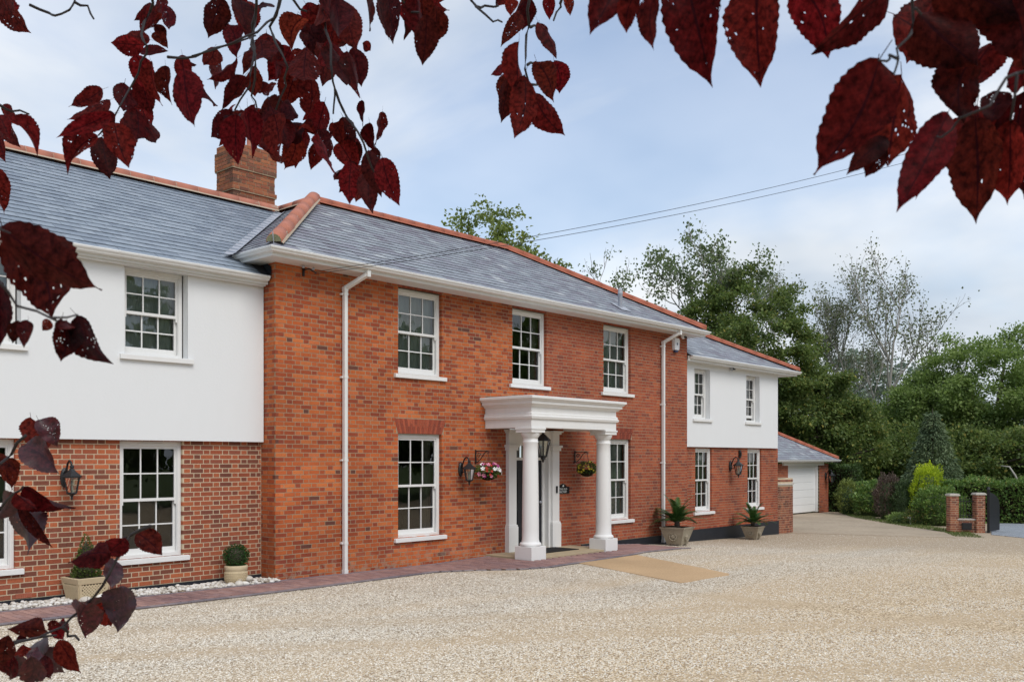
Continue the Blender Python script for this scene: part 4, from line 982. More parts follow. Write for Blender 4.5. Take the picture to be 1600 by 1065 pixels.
he = MB(); d = Vector((1, 1, TP)).normalized(); sd = Vector((1, -1, 0)).normalized(); up = d.cross(sd); up = up if up.z > 0 else -up
c0 = Vector((8.715, -.385, 5.60)); he.poly([c0+sd*.12*math.cos(math.pi*j/12)+up*.12*math.sin(math.pi*j/12) for j in range(13)]); he.build('hip_end_mortar', 'mossy', roof)
hi = MB(); hi.tube([c0-d*.03-up*.03, c0-d*.04+up*.1, c0-d*.03+up*.17], .009, 6); hi.build('hip_iron', 'lead', roof)
# soil vent pipe through the slates
vp = MB(); vp.lathe([(.055, -.2), (.055, .30), (.062, .31), (.062, .36), (.05, .37), (.06, .40), (.03, .46), (.0, .47)], (18.86, -.05, 5.80), 12, cap=False); vp.build('vent_pipe', 'lead', roof, smooth=True)
vq = MB(); vq.quad((18.68, -.24, 5.69), (19.08, -.24, 5.69), (19.08, .12, 5.91), (18.68, .12, 5.91)); vq.build('vent_flashing', 'lead', roof)

# ---- gutters (swept profile), fascias and soffits
GP = [(0, .0), (-.118, 0), (-.122, -.012), (-.115, -.035), (-.095, -.055), (-.088, -.075), (-.02, -.088), (0, -.085)]   # (outwards offset, z)
def gutter(path, z, name='gutter', inset=0):
    """path: list of (x, y, outward normal at the corner, already mitred) """
    mb = MB(); n = len(GP)
    for (x, y, nx, ny) in path: mb.v += [(x-nx*o, y-ny*o, z+zz_) for o, zz_ in GP]
    for i in range(len(path)-1):
        for j in range(n-1): a = i*n+j; mb.f.append((a, a+n, a+n+1, a+1))
    mb.f.append(tuple(range(n))); mb.f.append(tuple(range((len(path)-1)*n, len(path)*n))[::-1])
    o = mb.build(name, 'pvc', house); return H(o)
# here (nx, ny) point from the fascia outwards
gutter([(8.68, .62, -1, 0), (8.68, -.42, -1, -1), (22.28, -.42, 1, -1), (22.28, .3, 1, 0)], 5.50)
gutter([(2.2, .17, 0, -1), (8.94, .17, 0, -1)], 5.13)
gutter([(22.1, -.04, 0, -1), (28.72, -.04, 1, -1), (28.72, 1.5, 1, 0)], 4.88)
sf = MB(); sf.box(8.66, 22.3, -.42, -.395, 5.36, 5.48); sf.box(8.66, 8.685, -.395, .55, 5.36, 5.48); sf.box(8.685, 22.3, -.395, .3, 5.365, 5.385); sf.box(8.685, 9.2, .02, .5, 5.362, 5.384)
sf.box(2.2, 8.97, .17, .195, 5.0, 5.12); sf.box(2.2, 8.97, .195, .34, 5.005, 5.02); sf.box(22.06, 28.74, -.04, -.015, 4.74, 4.87); sf.box(22.06, 28.74, -.015, 1.0, 4.745, 4.765)
sf.box(2.2, 8.955, .21, .315, 4.975, 5.004); H(sf.build('soffit', 'pvc', house))
for xx, yy, zz_ in ((3.6, .17, 5.13), (5.0, .17, 5.13), (6.35, .17, 5.13), (7.6, .17, 5.13), (8.75, .17, 5.13)):
    mb = MB(); n = len(GP)
    for x in (xx, xx+.035): mb.v += [(x, yy+o*1.05, zz_+q*1.05+.003) for o, q in GP]
    for j in range(n-1): mb.f.append((j, j+n, j+n+1, j+1))
    mb.f += [tuple(range(n)), tuple(range(n, 2*n))[::-1]]; H(mb.build('gutter_bracket', 'pvc', house))
# square downpipes with a swan neck
def downpipe(x, zb):
    mb = MB(); w = .034; y = -.075
    mb.box(x-w, x+w, y-w, y+w, zb, 5.12); mb.box(x-w-.006, x+w+.006, y-w-.006, y+w+.006, 5.05, 5.13)
    O = (x, y, 5.10); V = unit(.30, -.30, .20); 
    a = Vector((x, y, 5.10)); b = Vector((x+.22, -.44, 5.34)); dd = (b-a); L_ = dd.length; dd.normalize(); s_ = Vector((1, 0, 0)); s_ = (s_-dd*s_.dot(dd)).normalized(); t_ = dd.cross(s_)
    mb.prism(tuple(a), tuple(dd), tuple(s_), tuple(t_), 0, L_, -w, w, -w, w); mb.box(b.x-w-.004, b.x+w+.004, b.y-w-.004, b.y+w+.004, b.z-.05, b.z+.09)
    for zc in np.linspace(zb+.55, 5.0, 4): mb.box(x-w-.008, x+w+.008, y-w-.005, -.002, zc-.02, zc+.02); mb.box(x-w-.03, x-w-.008, y+.01, -.002, zc-.015, zc+.015)
    mb.box(x-w-.007, x+w+.007, y-w-.007, y+w+.007, zb, zb+.08)
    return H(mb.build('downpipe', 'pvc', house))
downpipe(10.40, .02); downpipe(20.76, -.1)

# ---- chimney
ch = MB(); cx0, cx1, cy0, cy1 = 10.42, 11.42, 3.62, 4.25
def stage(x0, x1, y0, y1, z0, z1, mb, bm):
    ph = random.uniform(0, .1)
    bricks((0, y0, 0), UX, NY, x0, x1, z0, z1, [], lambda u, z: bm, phase=ph, jit=.002); bricks((x0, y1, 0), (0, -1, 0), (-1, 0, 0), 0, y1-y0, z0, z1, [], lambda u, z: bm, phase=.07, jit=.002)
    mb.box(x0+.008, x1, y0+.008, y1, z0-.02, z1)
cb_ = MB(); stage(cx0, cx1, cy0, cy1, 6.4, 7.60, ch, cb_); stage(cx0-.03, cx1+.03, cy0-.03, cy1+.03, 7.60, 7.675, ch, cb_); stage(cx0, cx1, cy0, cy1, 7.675, 8.05, ch, cb_); stage(cx0-.03, cx1+.03, cy0-.03, cy1+.03, 8.05, 8.42, ch, cb_); stage(cx0, cx1, cy0, cy1, 8.42, 8.56, ch, cb_)
cho = H(ch.build('chimney', 'mortar_tan', house)); tag(cb_.build('chimney_bricks', 'brick_chimney', cho), kind='stuff')
cp = MB(); cp.lathe([(.13, 0), (.125, .1), (.10, .14), (.095, .42), (.12, .45), (.12, .5), (.09, .5)], (11.05, 3.93, 8.56), 16); cp.build('chimney_pot', 'terracotta_pale', cho, smooth=True)
fl = MB(); fl.box(cx0+.05, cx1-.05, cy0+.05, cy1-.05, 8.56, 8.585); fl.build('flaunching', 'mossy', cho)

# ---- portico
EX0, EX1, EY = 14.10, 16.98, -1.27
prof = [(0, 2.70), (0, 2.865), (.035, 2.875), (.05, 2.925), (.025, 2.94), (.025, 2.985), (.0, 3.0), (.0, 3.11), (.025, 3.115), (.075, 3.165), (.10, 3.17), (.10, 3.225), (.125, 3.235), (.15, 3.27), (.17, 3.275), (.17, 3.325), (0, 3.345)]
en = MB(); n = len(prof)
for (x, y, nx, ny) in ((EX0, -.002, -1, 0), (EX0, EY, -1, -1), (EX1, EY, 1, -1), (EX1, -.002, 1, 0)): en.v += [(x+nx*o, y+ny*o, z) for o, z in prof]
for i in range(3):
    for j in range(n-1): a = i*n+j; en.f.append((a, a+n, a+n+1, a+1))
en.quad((EX0, EY, 3.345), (EX1, EY, 3.345), (EX1, 0, 3.36), (EX0, 0, 3.36)); en.quad((EX0, EY, 2.70), (EX0, EY+.30, 2.70), (EX1, EY+.30, 2.70), (EX1, EY, 2.70)); en.quad((EX0, EY+.30, 2.70), (EX0, -.002, 2.70), (EX0+.3, -.002, 2.70), (EX0+.3, EY+.30, 2.70)); en.quad((EX1-.3, EY+.30, 2.70), (EX1-.3, -.002, 2.70), (EX1, -.002, 2.70), (EX1, EY+.30, 2.70))
en.quad((EX0+.3, EY+.3, 2.70), (EX0+.3, EY+.3, 2.76), (EX1-.3, EY+.3, 2.76), (EX1-.3, EY+.3, 2.70)); en.quad((EX0+.3, EY+.3, 2.70), (EX0+.3, -.002, 2.70), (EX0+.3, -.002, 2.76), (EX0+.3, EY+.3, 2.76)); en.quad((EX1-.3, EY+.3, 2.70), (EX1-.3, EY+.3, 2.76), (EX1-.3, -.002, 2.76), (EX1-.3, -.002, 2.70)); en.quad((EX0+.3, EY+.3, 2.76), (EX0+.3, -.002, 2.76), (EX1-.3, -.002, 2.76), (EX1-.3, EY+.3, 2.76))
port = H(en.build('portico', 'white_stone', house, bevel=.003))
SLAB = .085
for cxx in (EX0+.20, EX1-.20):
    cyy = EY+.20
    s = MB(); prof_c = [(.205, .31), (.222, .33), (.222, .36), (.205, .385), (.185, .39), (.18, .41), (.178, .43)]+[(.172-.022*(t/10)**1.6, .45+t/10*1.93) for t in range(11)]+[(.162, 2.40), (.162, 2.425), (.15, 2.43), (.15, 2.50), (.165, 2.505), (.165, 2.52), (.185, 2.545), (.195, 2.58), (.195, 2.60)]
    s.lathe(prof_c, (cxx, cyy, 0), 40); s.build('column_shaft', 'white_stone', port, smooth=True).data.polygons.foreach_get
    p_ = MB(); p_.box(cxx-.225, cxx+.225, cyy-.225, cyy+.225, SLAB-.12, .312); p_.build('column_plinth', 'white_stone', port, bevel=.006)
    a_ = MB(); a_.box(cxx-.21, cxx+.21, cyy-.21, cyy+.21, 2.60, 2.66); a_.box(cxx-.225, cxx+.225, cyy-.225, cyy+.225, 2.66, 2.698); a_.build('capital', 'white_stone', port, bevel=.004)
# door surround with pilasters and hood
for (a, b) in ((14.74, 14.98), (16.20, 16.44)):
    q = MB(); q.box(a, b, -.09, .03, SLAB, 2.25); q.box(a-.03, b+.03, -.12, .03, SLAB, .62); q.box(a-.02, b+.02, -.11, .03, .62, .66); q.box(a-.03, b+.03, -.12, .03, 2.25, 2.32); q.box(a-.05, b+.05, -.15, .03, 2.32, 2.37); q.box(a, b, -.09, .03, 2.37, 2.62); q.box(a-.03, b+.03, -.13, .03, 2.62, 2.66); q.box(a-.06, b+.06, -.17, .03, 2.66, 2.695); q.build('pilaster', 'white_paint', port, bevel=.004)
q = MB(); q.box(14.98, 16.20, -.05, .03, 2.42, 2.69); q.box(14.98, 15.05, -.03, .26, SLAB, 2.42); q.box(16.13, 16.20, -.03, .26, SLAB, 2.42); q.box(15.05, 16.13, .0, .26, 2.36, 2.42); q.box(15.05, 16.13, .10, .2, 2.04, 2.10); q.box(15.05, 15.12, .09, .2, SLAB, 2.36); q.box(16.06, 16.13, .09, .2, SLAB, 2.36); q.build('door_frame', 'white_paint', port, bevel=.003)
fl_ = MB(); fl_.quad((15.12, .15, 2.10), (16.06, .15, 2.10), (16.06, .15, 2.36), (15.12, .15, 2.36)); fl_.build('fanlight', 'glass', port)
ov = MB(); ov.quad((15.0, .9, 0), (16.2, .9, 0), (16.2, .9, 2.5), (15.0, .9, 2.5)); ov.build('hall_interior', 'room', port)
dr = MB(); dr.box(15.12, 16.06, .12, .165, SLAB+.02, 2.04)
for (a, b, c, e) in ((15.24, 15.54, .32, .95), (15.64, 15.94, .32, .95), (15.24, 15.54, 1.1, 1.85), (15.64, 15.94, 1.1, 1.85)):
    for (u0, u1, w0, w1) in ((a, b, c, c+.03), (a, b, e-.03, e), (a, a+.03, c+.03, e-.03), (b-.03, b, c+.03, e-.03)): dr.box(u0, u1, .108, .121, w0, w1)
door = H(dr.build('door', 'door', house, bevel=.003))
dh = MB(); dh.lathe([(.0, 0), (.03, .01), (.035, .04), (.02, .07), (.0, .075)], (0, 0, 0), 14, cap=False)
for i, (x, y, z) in enumerate(dh.v): dh.v[i] = (x+15.98, .12-z, 1.1+y)
dh.build('door_knob', 'lead', door, smooth=True)
ps = MB(); ps.box(EX0+.02, EX1-.02, EY+.02, .1, -.05, SLAB); H(ps.build('porch_slab', 'slab', house, bevel=.006))
tag(MB().box(14.98, 16.25, -.80, -.10, SLAB, SLAB+.014).build('doormat', 'mat'), 'black ribbed doormat lying in the porch before the front door', 'doormat')
db = MB(); db.box(16.31, 16.355, -.118, -.09, 1.30, 1.46); tag(db.build('doorbell', 'black', bevel=.004), 'slim black doorbell fixed to the door pilaster', 'doorbell')

# ---------------------------------------------------------------- things on and by the house
def lantern(name, label, x, yw, z, s=1.0):
    """wall lantern; (x, yw) wall point, z = middle of the back plate"""
    t = thing(name, label, 'lantern', (x, yw, z), 0, 'black wall lanterns')
    b = MB(); b.lathe([(.055, 0), (.055, .016), (.04, .03), (.0, .032)], (0, 0, 0), 16, cap=False)
    b.v = [(vx*.9*s, (-vz)*s, vy*2.1*s) for vx, vy, vz in b.v]; b.build('back_plate', 'black', t)
    a = MB(); P = [(0, -.03, .02), (0, -.06, .10), (0, -.09, .165), (0, -.135, .195), (0, -.18, .175), (0, -.20, .13)]; a.tube([tuple(c*s for c in p) for p in P], .012*s, 8); a.tube([(0, -.03*s, -.05*s), (0, -.09*s, -.04*s), (0, -.12*s, .0)], .008*s, 6); a.build('arm', 'black', t, smooth=True)
    c = (0, -.20*s, 0)
    r = MB(); r.lathe([(w*s, q*s) for w, q in ((.02, .145), (.028, .12), (.02, .11), (.045, .075), (.10, .03), (.115, .02), (.115, .005), (.09, .0))], c, 6); r.build('lantern_roof', 'black', t)
    cg = MB()
    for k in range(6):
        an = 2*math.pi*k/6; ca_, sa_ = math.cos(an), math.sin(an)
        cg.tube([(.088*s*ca_, c[1]+.088*s*sa_, 0), (.055*s*ca_, c[1]+.055*s*sa_, -.17*s)], .0065*s, 4)
    cg.lathe([(w*s, q*s) for w, q in ((.06, -.165), (.065, -.175), (.05, -.185), (.02, -.20), (.012, -.225), (.016, -.235), (.0, -.26))], c, 6, cap=False); cg.build('cage', 'black', t)
    gl = MB(); gl.lathe([(.084*s, -.002*s), (.052*s, -.168*s)], c, 6, cap=False); gl.build('glass', 'glass', t)
    bu = MB(); bu.lathe([(.014*s, -.165*s), (.014*s, -.09*s), (.02*s, -.07*s), (.006*s, -.03*s)], c, 8); bu.build('bulb', 'bulb', t)
    return t
lantern('wall_lantern', 'black wall lantern on dark red brick left of the cone shrub', 5.72, .405, 1.80, 1.25)
lantern('wall_lantern', 'black wall lantern on orange brick beside the flower basket left of the porch', 13.36, -.012, 1.86, 1.25)
lantern('wall_lantern', 'black wall lantern on red brick between the two narrow ground floor windows', 24.88, .255, 1.86, 1.35)
hl = thing('porch_lantern', 'large black hanging lantern under the white porch ceiling', 'lantern', (15.02, -.80, 2.76)); hl.scale = (1.2, 1.2, 1.12)
r = MB(); r.tube([(0, 0, 0), (0, 0, -.12)], .008, 6); r.lathe([(.015, -.11), (.03, -.13), (.02, -.145), (.05, -.17), (.09, -.215), (.13, -.255), (.135, -.27), (.115, -.28)], (0, 0, 0), 8, cap=False); r.build('lantern_roof', 'black', hl)
r = MB()
for k in range(8):
    an = 2*math.pi*k/8; r.tube([(.125*math.cos(an), .125*math.sin(an), -.28), (.065*math.cos(an), .065*math.sin(an), -.56)], .008, 4)
r.lathe([(.075, -.555), (.075, -.575), (.04, -.60), (.045, -.62), (.02, -.64), (.02, -.66), (.0, -.69)], (0, 0, 0), 8, cap=False); r.build('cage', 'black', hl)
r = MB(); r.lathe([(.12, -.282), (.062, -.558)], (0, 0, 0), 8, cap=False); r.build('glass', 'glass', hl)
r = MB()
for k in range(3): r.lathe([(.012, -.555), (.012, -.45), (.016, -.43), (.004, -.39)], (.03*math.cos(k*2.1), .03*math.sin(k*2.1), 0), 7)
r.build('candles', 'bulb', hl)

def bracket(label, x):
    t = thing('basket_bracket', label, 'bracket', (x, -.012, 2.0), 0, 'scrolled basket brackets'); m = MB()
    m.box(-.014, .014, -.012, 0, -.02, .26); m.box(-.009, .009, -.36, 0, .222, .240)
    m.tube([(0, -.01, 0), (0, -.07, .01), (0, -.16, .08), (0, -.25, .19), (0, -.33, .225)], .009, 6)
    sp_ = [(0, -.095-.055*(1-k/16)*math.cos(k*.62), .14+.055*(1-k/16)*math.sin(k*.62)) for k in range(15)]; m.tube(sp_, .008, 5)
    m.tube([(0, -.35, .23), (0, -.375, .215), (0, -.365, .19)], .007, 5); m.build('scroll_arm', 'black', t); return t
bracket('black scrolled wall bracket holding the pink and white flower basket', 13.80); bracket('black scrolled wall bracket holding the yellow flower basket', 17.10)
def flower(c, nrm, r):
    m = MB(); nrm = Vector(nrm).normalized(); a = nrm.orthogonal().normalized(); b = nrm.cross(a); c = Vector(c)
    for k in range(5):
        t0 = 2*math.pi*k/5; pts = [c+nrm*.3*r*0]
        for dt, q, h in ((-.5, .75, .25), (-.25, 1.0, .3), (.25, 1.0, .3), (.5, .75, .25)): an = t0+dt; pts.append(c+(a*math.cos(an)+b*math.sin(an))*r*q+nrm*r*h)
        m.poly(pts)
    return m
def basket(label, x, y, z, spec, leafmat_, rr_=.2):
    t = thing('hanging_basket', label, 'flower basket', (x, y, z), 0, 'hanging flower baskets')
    b = MB(); b.lathe([(.03, -.17), (.10, -.15), (.155, -.09), (.18, -.01), (.185, 0), (.17, 0)], (0, 0, 0), 18); b.build('bowl', 'soil', t, smooth=True)
    c = MB()
    for k in range(3): an = 2.1*k; c.tube([(.18*math.cos(an), .18*math.sin(an), 0), (0, 0, .40)], .003, 4)
    c.build('chains', 'black', t)
    n = 1500; d = rng.normal(size=(n, 3)); d /= np.linalg.norm(d, axis=1, keepdims=True); q = d*np.array([rr_, rr_, .15])*rng.uniform(.75, 1.12, (n, 1)); q[:, 2] += .02
    link('leaves', leafmesh('leaves', q, d+rng.normal(size=(n, 3))*.6+np.array([0, 0, -.2]), rng.uniform(.02, .042, n), .6), leafmat_, t)
    for mk, cnt_, sz in spec:
        for k in range(cnt_):
            an = random.uniform(math.pi*.85, math.pi*2.0); el = random.uniform(-.7, 1.1); dd = Vector((math.cos(an)*math.cos(el), math.sin(an)*math.cos(el), math.sin(el)))
            flower(Vector((dd.x*rr_*1.1, dd.y*rr_*1.1, dd.z*.175+.02)), dd+Vector((0, -.3, .2)), sz*random.uniform(.8, 1.2)).build('flower', mk, t)
    return t
basket('hanging basket with white, pink, magenta and red flowers left of the porch', 13.82, -.34, 1.80, [('petal_white', 6, .05), ('petal_pink', 9, .042), ('petal_magenta', 10, .036), ('petal_red', 15, .028)], 'f_basket', .245)
basket('hanging basket of small yellow flowers beside the porch column', 17.12, -.34, 1.83, [('petal_yellow', 34, .024)], 'f_basket', .21)

# house sign
sg = MB(); o_ = [(-.23, -.1), (.23, -.1), (.23, .05), (.13, .06), (.08, .10), (.0, .125), (-.08, .10), (-.13, .06), (-.23, .05)]
k = len(o_); sg.v = [(x, -.02, z) for x, z in o_]+[(x, 0, z) for x, z in o_]; sg.f = [tuple(range(k))[::-1], tuple(range(k, 2*k))]+[(i, (i+1) % k, k+(i+1) % k, k+i) for i in range(k)]
sign = tag(sg.build('house_sign', 'mat'), 'black shield topped house sign with white lettering beside the door', 'sign'); sign.location = (16.66, -.004, 1.38)
def text(s, x, z, size, par):
    c = bpy.data.curves.new('lettering', 'FONT'); c.body = s; c.size = size; c.align_x = 'CENTER'; c.extrude = .001; o = bpy.data.objects.new('lettering', c); COL.objects.link(o); c.materials.append(MAT['sign_white']); o.parent = par
    o.location = (x, -.0215, z); o.rotation_euler = (R(90), 0, 0); bpy.context.view_layer.update(); me = bpy.data.meshes.new_from_object(o); bpy.data.objects.remove(o)
    q = link('lettering', me, 'sign_white', par); q.location = (x, -.0215, z); q.rotation_euler = (R(90), 0, 0); return q
text('THE OLD', 0, -.022, .066, sign); text('RECTORY', 0, -.083, .06, sign)
em = MB(); em.poly([(-.035, -.0215, .06), (.0, -.0215, .05), (.028, -.0215, .065), (.022, -.0215, .095), (-.01, -.0215, .10)]); em.build('emblem', 'sign_white', sign)

# alarm box and cameras
al = thing('alarm_box', 'white and blue burglar alarm box high under the eave corner', 'alarm box', (21.42, 0, 5.12))
m = MB(); h_ = [(-.10, .16), (.10, .16), (.135, .10), (.10, -.16), (-.10, -.16), (-.135, .10)]; m.v = [(x, -.085, z) for x, z in h_]+[(x*1.08, -.002, z*1.05) for x, z in h_]; m.f = [tuple(range(6))]+[(i, i+6, (i+1) % 6+6, (i+1) % 6) for i in range(6)]; m.build('cover', 'lens', al, bevel=.01)
m = MB(); m.box(-.07, .07, -.07, -.003, -.22, -.155); m.build('base', 'blue', al, bevel=.008)
m = MB(); m.poly([(.0, -.0872, .045), (.035, -.0872, .0), (.0, -.0872, -.045), (-.035, -.0872, 0)]); m.build('emblem', 'blue', al)
def dome(label, x, y, z, mk):
    t = thing('security_camera', label, 'camera', (x, y, z)); m = MB(); m.lathe([(.06, 0), (.06, -.03), (.05, -.06), (.03, -.09), (.0, -.10)], (0, 0, 0), 14, cap=False); m.build('dome', mk, t, smooth=True); m = MB(); m.box(-.03, .03, -.1, -.04, -.07, -.03); m.build('lens', 'black', t, bevel=.004); return t
dome('small white camera tucked under the eave beside the alarm box', 21.65, -.12, 5.365, 'lens'); dome('small grey camera under the eave of the white rendered wing', 24.75, .12, 4.745, 'lead')
m = MB(); m.box(26.55-.05-1.1, 26.55+.05-1.1, .22, .262, 2.10, 2.33); m.box(26.52-1.1, 26.58-1.1, .19, .22, 2.16, 2.26); tag(m.build('outside_sensor', 'black', bevel=.004), 'small black sensor box high on the brick above the lantern', 'sensor')

# overhead wires and the bracket that holds them
wb = thing('wire_bracket', 'black iron bracket with insulators under the corner eave', 'bracket', (9.55, -.02, 5.25)); m = MB(); m.tube([(0, 0, .06), (0, -.16, .06), (0.08, -.26, -.02)], .012, 6); m.box(-.02, .02, -.012, .006, -.05, .1); m.build('iron', 'black', wb); m = MB(); m.lathe([(.02, 0), (.03, .02), (.02, .04), (.0, .05)], (-.1, -.14, .06), 10); m.lathe([(.02, 0), (.03, .02), (.02, .04), (.0, .05)], (.06, -.2, .04), 10); m.build('insulators', 'lead', wb)
for i, (lab, a, b) in enumerate((('upper of the two thin black overhead wires crossing the sky', (9.60, -.30, 5.25), (33.5, -10.2, 13.75)), ('lower of the two thin black overhead wires crossing the sky', (9.58, -.27, 5.21), (33.5, -10.0, 13.40)))):
    a, b = Vector(a), Vector(b); pts = [a.lerp(b, t)-Vector((0, 0, 4*.62*t*(1-t))) for t in np.linspace(0, 1, 40)]; m = MB(); m.tube(pts, .0055, 5); tag(m.build('overhead_wire', 'black'), lab, 'wire', 'overhead wires')
up_ = thing('utility_pole', 'tall timber pole carrying the overhead wires', 'pole', (33.5, -10.1, -.42)); m = MB(); m.tube([(0, 0, 0), (0, 0, 14.4)], [.14, .09], 12); m.build('post', 'wood', up_); m = MB(); m.box(-.05, .05, -.5, .5, 13.85, 13.95); m.build('crossarm', 'wood', up_)

# planters
def box_plant(name, label, loc, fn, n, size, mat, trunk=None, cat='plant', group=None, asp=.6, core=None):
    t = thing(name, label, cat, loc, 0, group); P, D = fn(n)
    link('foliage', leafmesh('foliage', P, D, rng.uniform(size[0], size[1], len(P)), asp), mat, t)
    if trunk: m = MB(); m.tube(*trunk, 6); m.build('stem', 'bark', t)
    if core: core.build('filler_core', 'bark', t, smooth=True)  # added solid core, blocks the view through the leaves
    return t
def ball_pts(r, fz=1, jit=.12):
    def f(n):
        d = rng.normal(size=(n, 3)); d /= np.linalg.norm(d, axis=1, keepdims=True); P = d*r*np.array([1, 1, fz])*rng.uniform(1-jit*3, 1+jit*.5, (n, 1)); P[:, 2] += r*fz
        return P, d+rng.normal(size=(n, 3))*.6
    return f
def cone_pts(r, h):
    def f(n):
        u = 1-np.sqrt(rng.uniform(0, 1, n)); a = rng.uniform(0, 2*np.pi, n); rr2 = r*(1-u)**.75*(1+.10*np.sin(u*22+a*2))*rng.uniform(.75, 1.05, n)
        P = np.stack([rr2*np.cos(a), rr2*np.sin(a), u*h], 1); D = np.stack([np.cos(a), np.sin(a), .8+0*a], 1)+rng.normal(size=(n, 3))*.5; return P, D
    return f
g0 = gz(6)
pt = thing('lattice_planter', 'cream square planter with lattice sides by the rendered wing', 'planter', (5.90, .11, g0+.02), R(4))
def taper_box(mb, w0, w1, z0, z1):
    k = len(mb.v); mb.v += [(-w0, -w0, z0), (w0, -w0, z0), (w0, w0, z0), (-w0, w0, z0), (-w1, -w1, z1), (w1, -w1, z1), (w1, w1, z1), (-w1, w1, z1)]; mb.f += [tuple(k+i for i in f) for f in ((3, 2, 1, 0), (4, 5, 6, 7), (0, 1, 5, 4), (1, 2, 6, 5), (2, 3, 7, 6), (3, 0, 4, 7))]
m = MB(); taper_box(m, .175, .215, .0, .24); m.build('body', 'soil', pt)
la = MB()
for side in range(4):
    c, s = math.cos(side*math.pi/2), math.sin(side*math.pi/2); rot = lambda x, y, z: (c*x-s*y, s*x+c*y, z)
    hw = lambda z: .175+.04*z/.24
    def bar(x0, z0, x1, z1, w=.009, d=.018):
        y0, y1 = -hw(z0)-d, -hw(z1)-d; ax = Vector((x1-x0, 0, z1-z0)).normalized(); pz = Vector((-ax.z, 0, ax.x))*w
        pts = [(x0-pz.x, y0, z0-pz.z), (x0+pz.x, y0, z0+pz.z), (x1+pz.x, y1, z1+pz.z), (x1-pz.x, y1, z1-pz.z)]; bk_ = [(p[0], p[1]+d, p[2]) for p in pts]; kk = len(la.v)
        la.v += [rot(*p) for p in pts+bk_]; la.f += [tuple(kk+i for i in f) for f in ((0, 3, 2, 1), (0, 1, 5, 4), (1, 2, 6, 5), (2, 3, 7, 6), (3, 0, 4, 7))]
    for kx in range(-9, 10):
        for sg_ in (-1, 1):
            x0 = kx*.045; pts = []
            for zt in np.linspace(.02, .23, 8): pts.append((x0+sg_*(zt-.02), zt))
            ins = [(x_, z_) for x_, z_ in pts if abs(x_) < hw(z_)-.01]
            if len(ins) > 1: bar(ins[0][0], ins[0][1], ins[-1][0], ins[-1][1])
    for (x_) in (-1, 1): bar(x_*(hw(0)-.012), 0, x_*(hw(.24)-.012), .24, .018, .02)
    bar(-hw(0), .015, hw(0), .015, .015, .02)
la.build('lattice', 'cream_stone', pt)
m = MB(); taper_box(m, .232, .25, .24, .325); m.build('rim', 'cream_stone', pt, bevel=.006); m = MB(); m.box(-.2, .2, -.2, .2, .326, .332); m.build('soil', 'soil', pt)
box_plant('topiary_cone', 'small cone shaped clipped shrub in the cream lattice planter', (5.90, .11, g0+.34), cone_pts(.19, .62), 2800, (.018, .034), 'f_boxpale', ([(0, 0, 0), (0, 0, .5)], [.02, .006]), 'shrub', core=MB().lathe([(.13, .02), (.11, .2), (.06, .4), (.0, .52)], (0, 0, 0), 10))
rp = thing('round_pot', 'round cream woven pot beside the brick corner', 'pot', (8.32, .10, gz(8.3)+.02))
m = MB(); m.lathe([(.13, 0), (.165, .03), (.18, .10), (.18, .20), (.172, .215), (.182, .225), (.185, .29), (.175, .30), (.155, .30), (.15, .27), (.0, .27)], (0, 0, 0), 28); m.build('pot_body', 'cream_stone', rp, smooth=True)
m = MB()
for row in range(6):
    for k in range(30):
        an = 2*math.pi*(k+.5*(row % 2))/30; z = .05+row*.026; rr_ = .178 if z > .06 else .172; c = (rr_*math.cos(an), rr_*math.sin(an), z); t_ = Vector((-math.sin(an), math.cos(an), .25*(1 if row % 2 else -1))).normalized(); n0 = Vector((math.cos(an), math.sin(an), 0))
        m.prism(c, tuple(t_), tuple(n0), tuple(t_.cross(n0)), -.013, .013, 0, .009, -.006, .006)
m.build('weave', 'cream_stone', rp); m = MB(); m.lathe([(.15, .275), (.0, .28)], (0, 0, 0), 20, cap=False); m.build('soil', 'soil', rp)
box_plant('box_ball', 'round ball of clipped green box in the woven pot', (8.32, .10, gz(8.3)+.28), ball_pts(.20, .92), 3600, (.016, .03), 'f_box', ([(0, 0, 0), (0, 0, .2)], .015), 'shrub', core=MB().lathe([(.02, .02), (.13, .09), (.15, .18), (.12, .28), (.0, .33)], (0, 0, 0), 12))
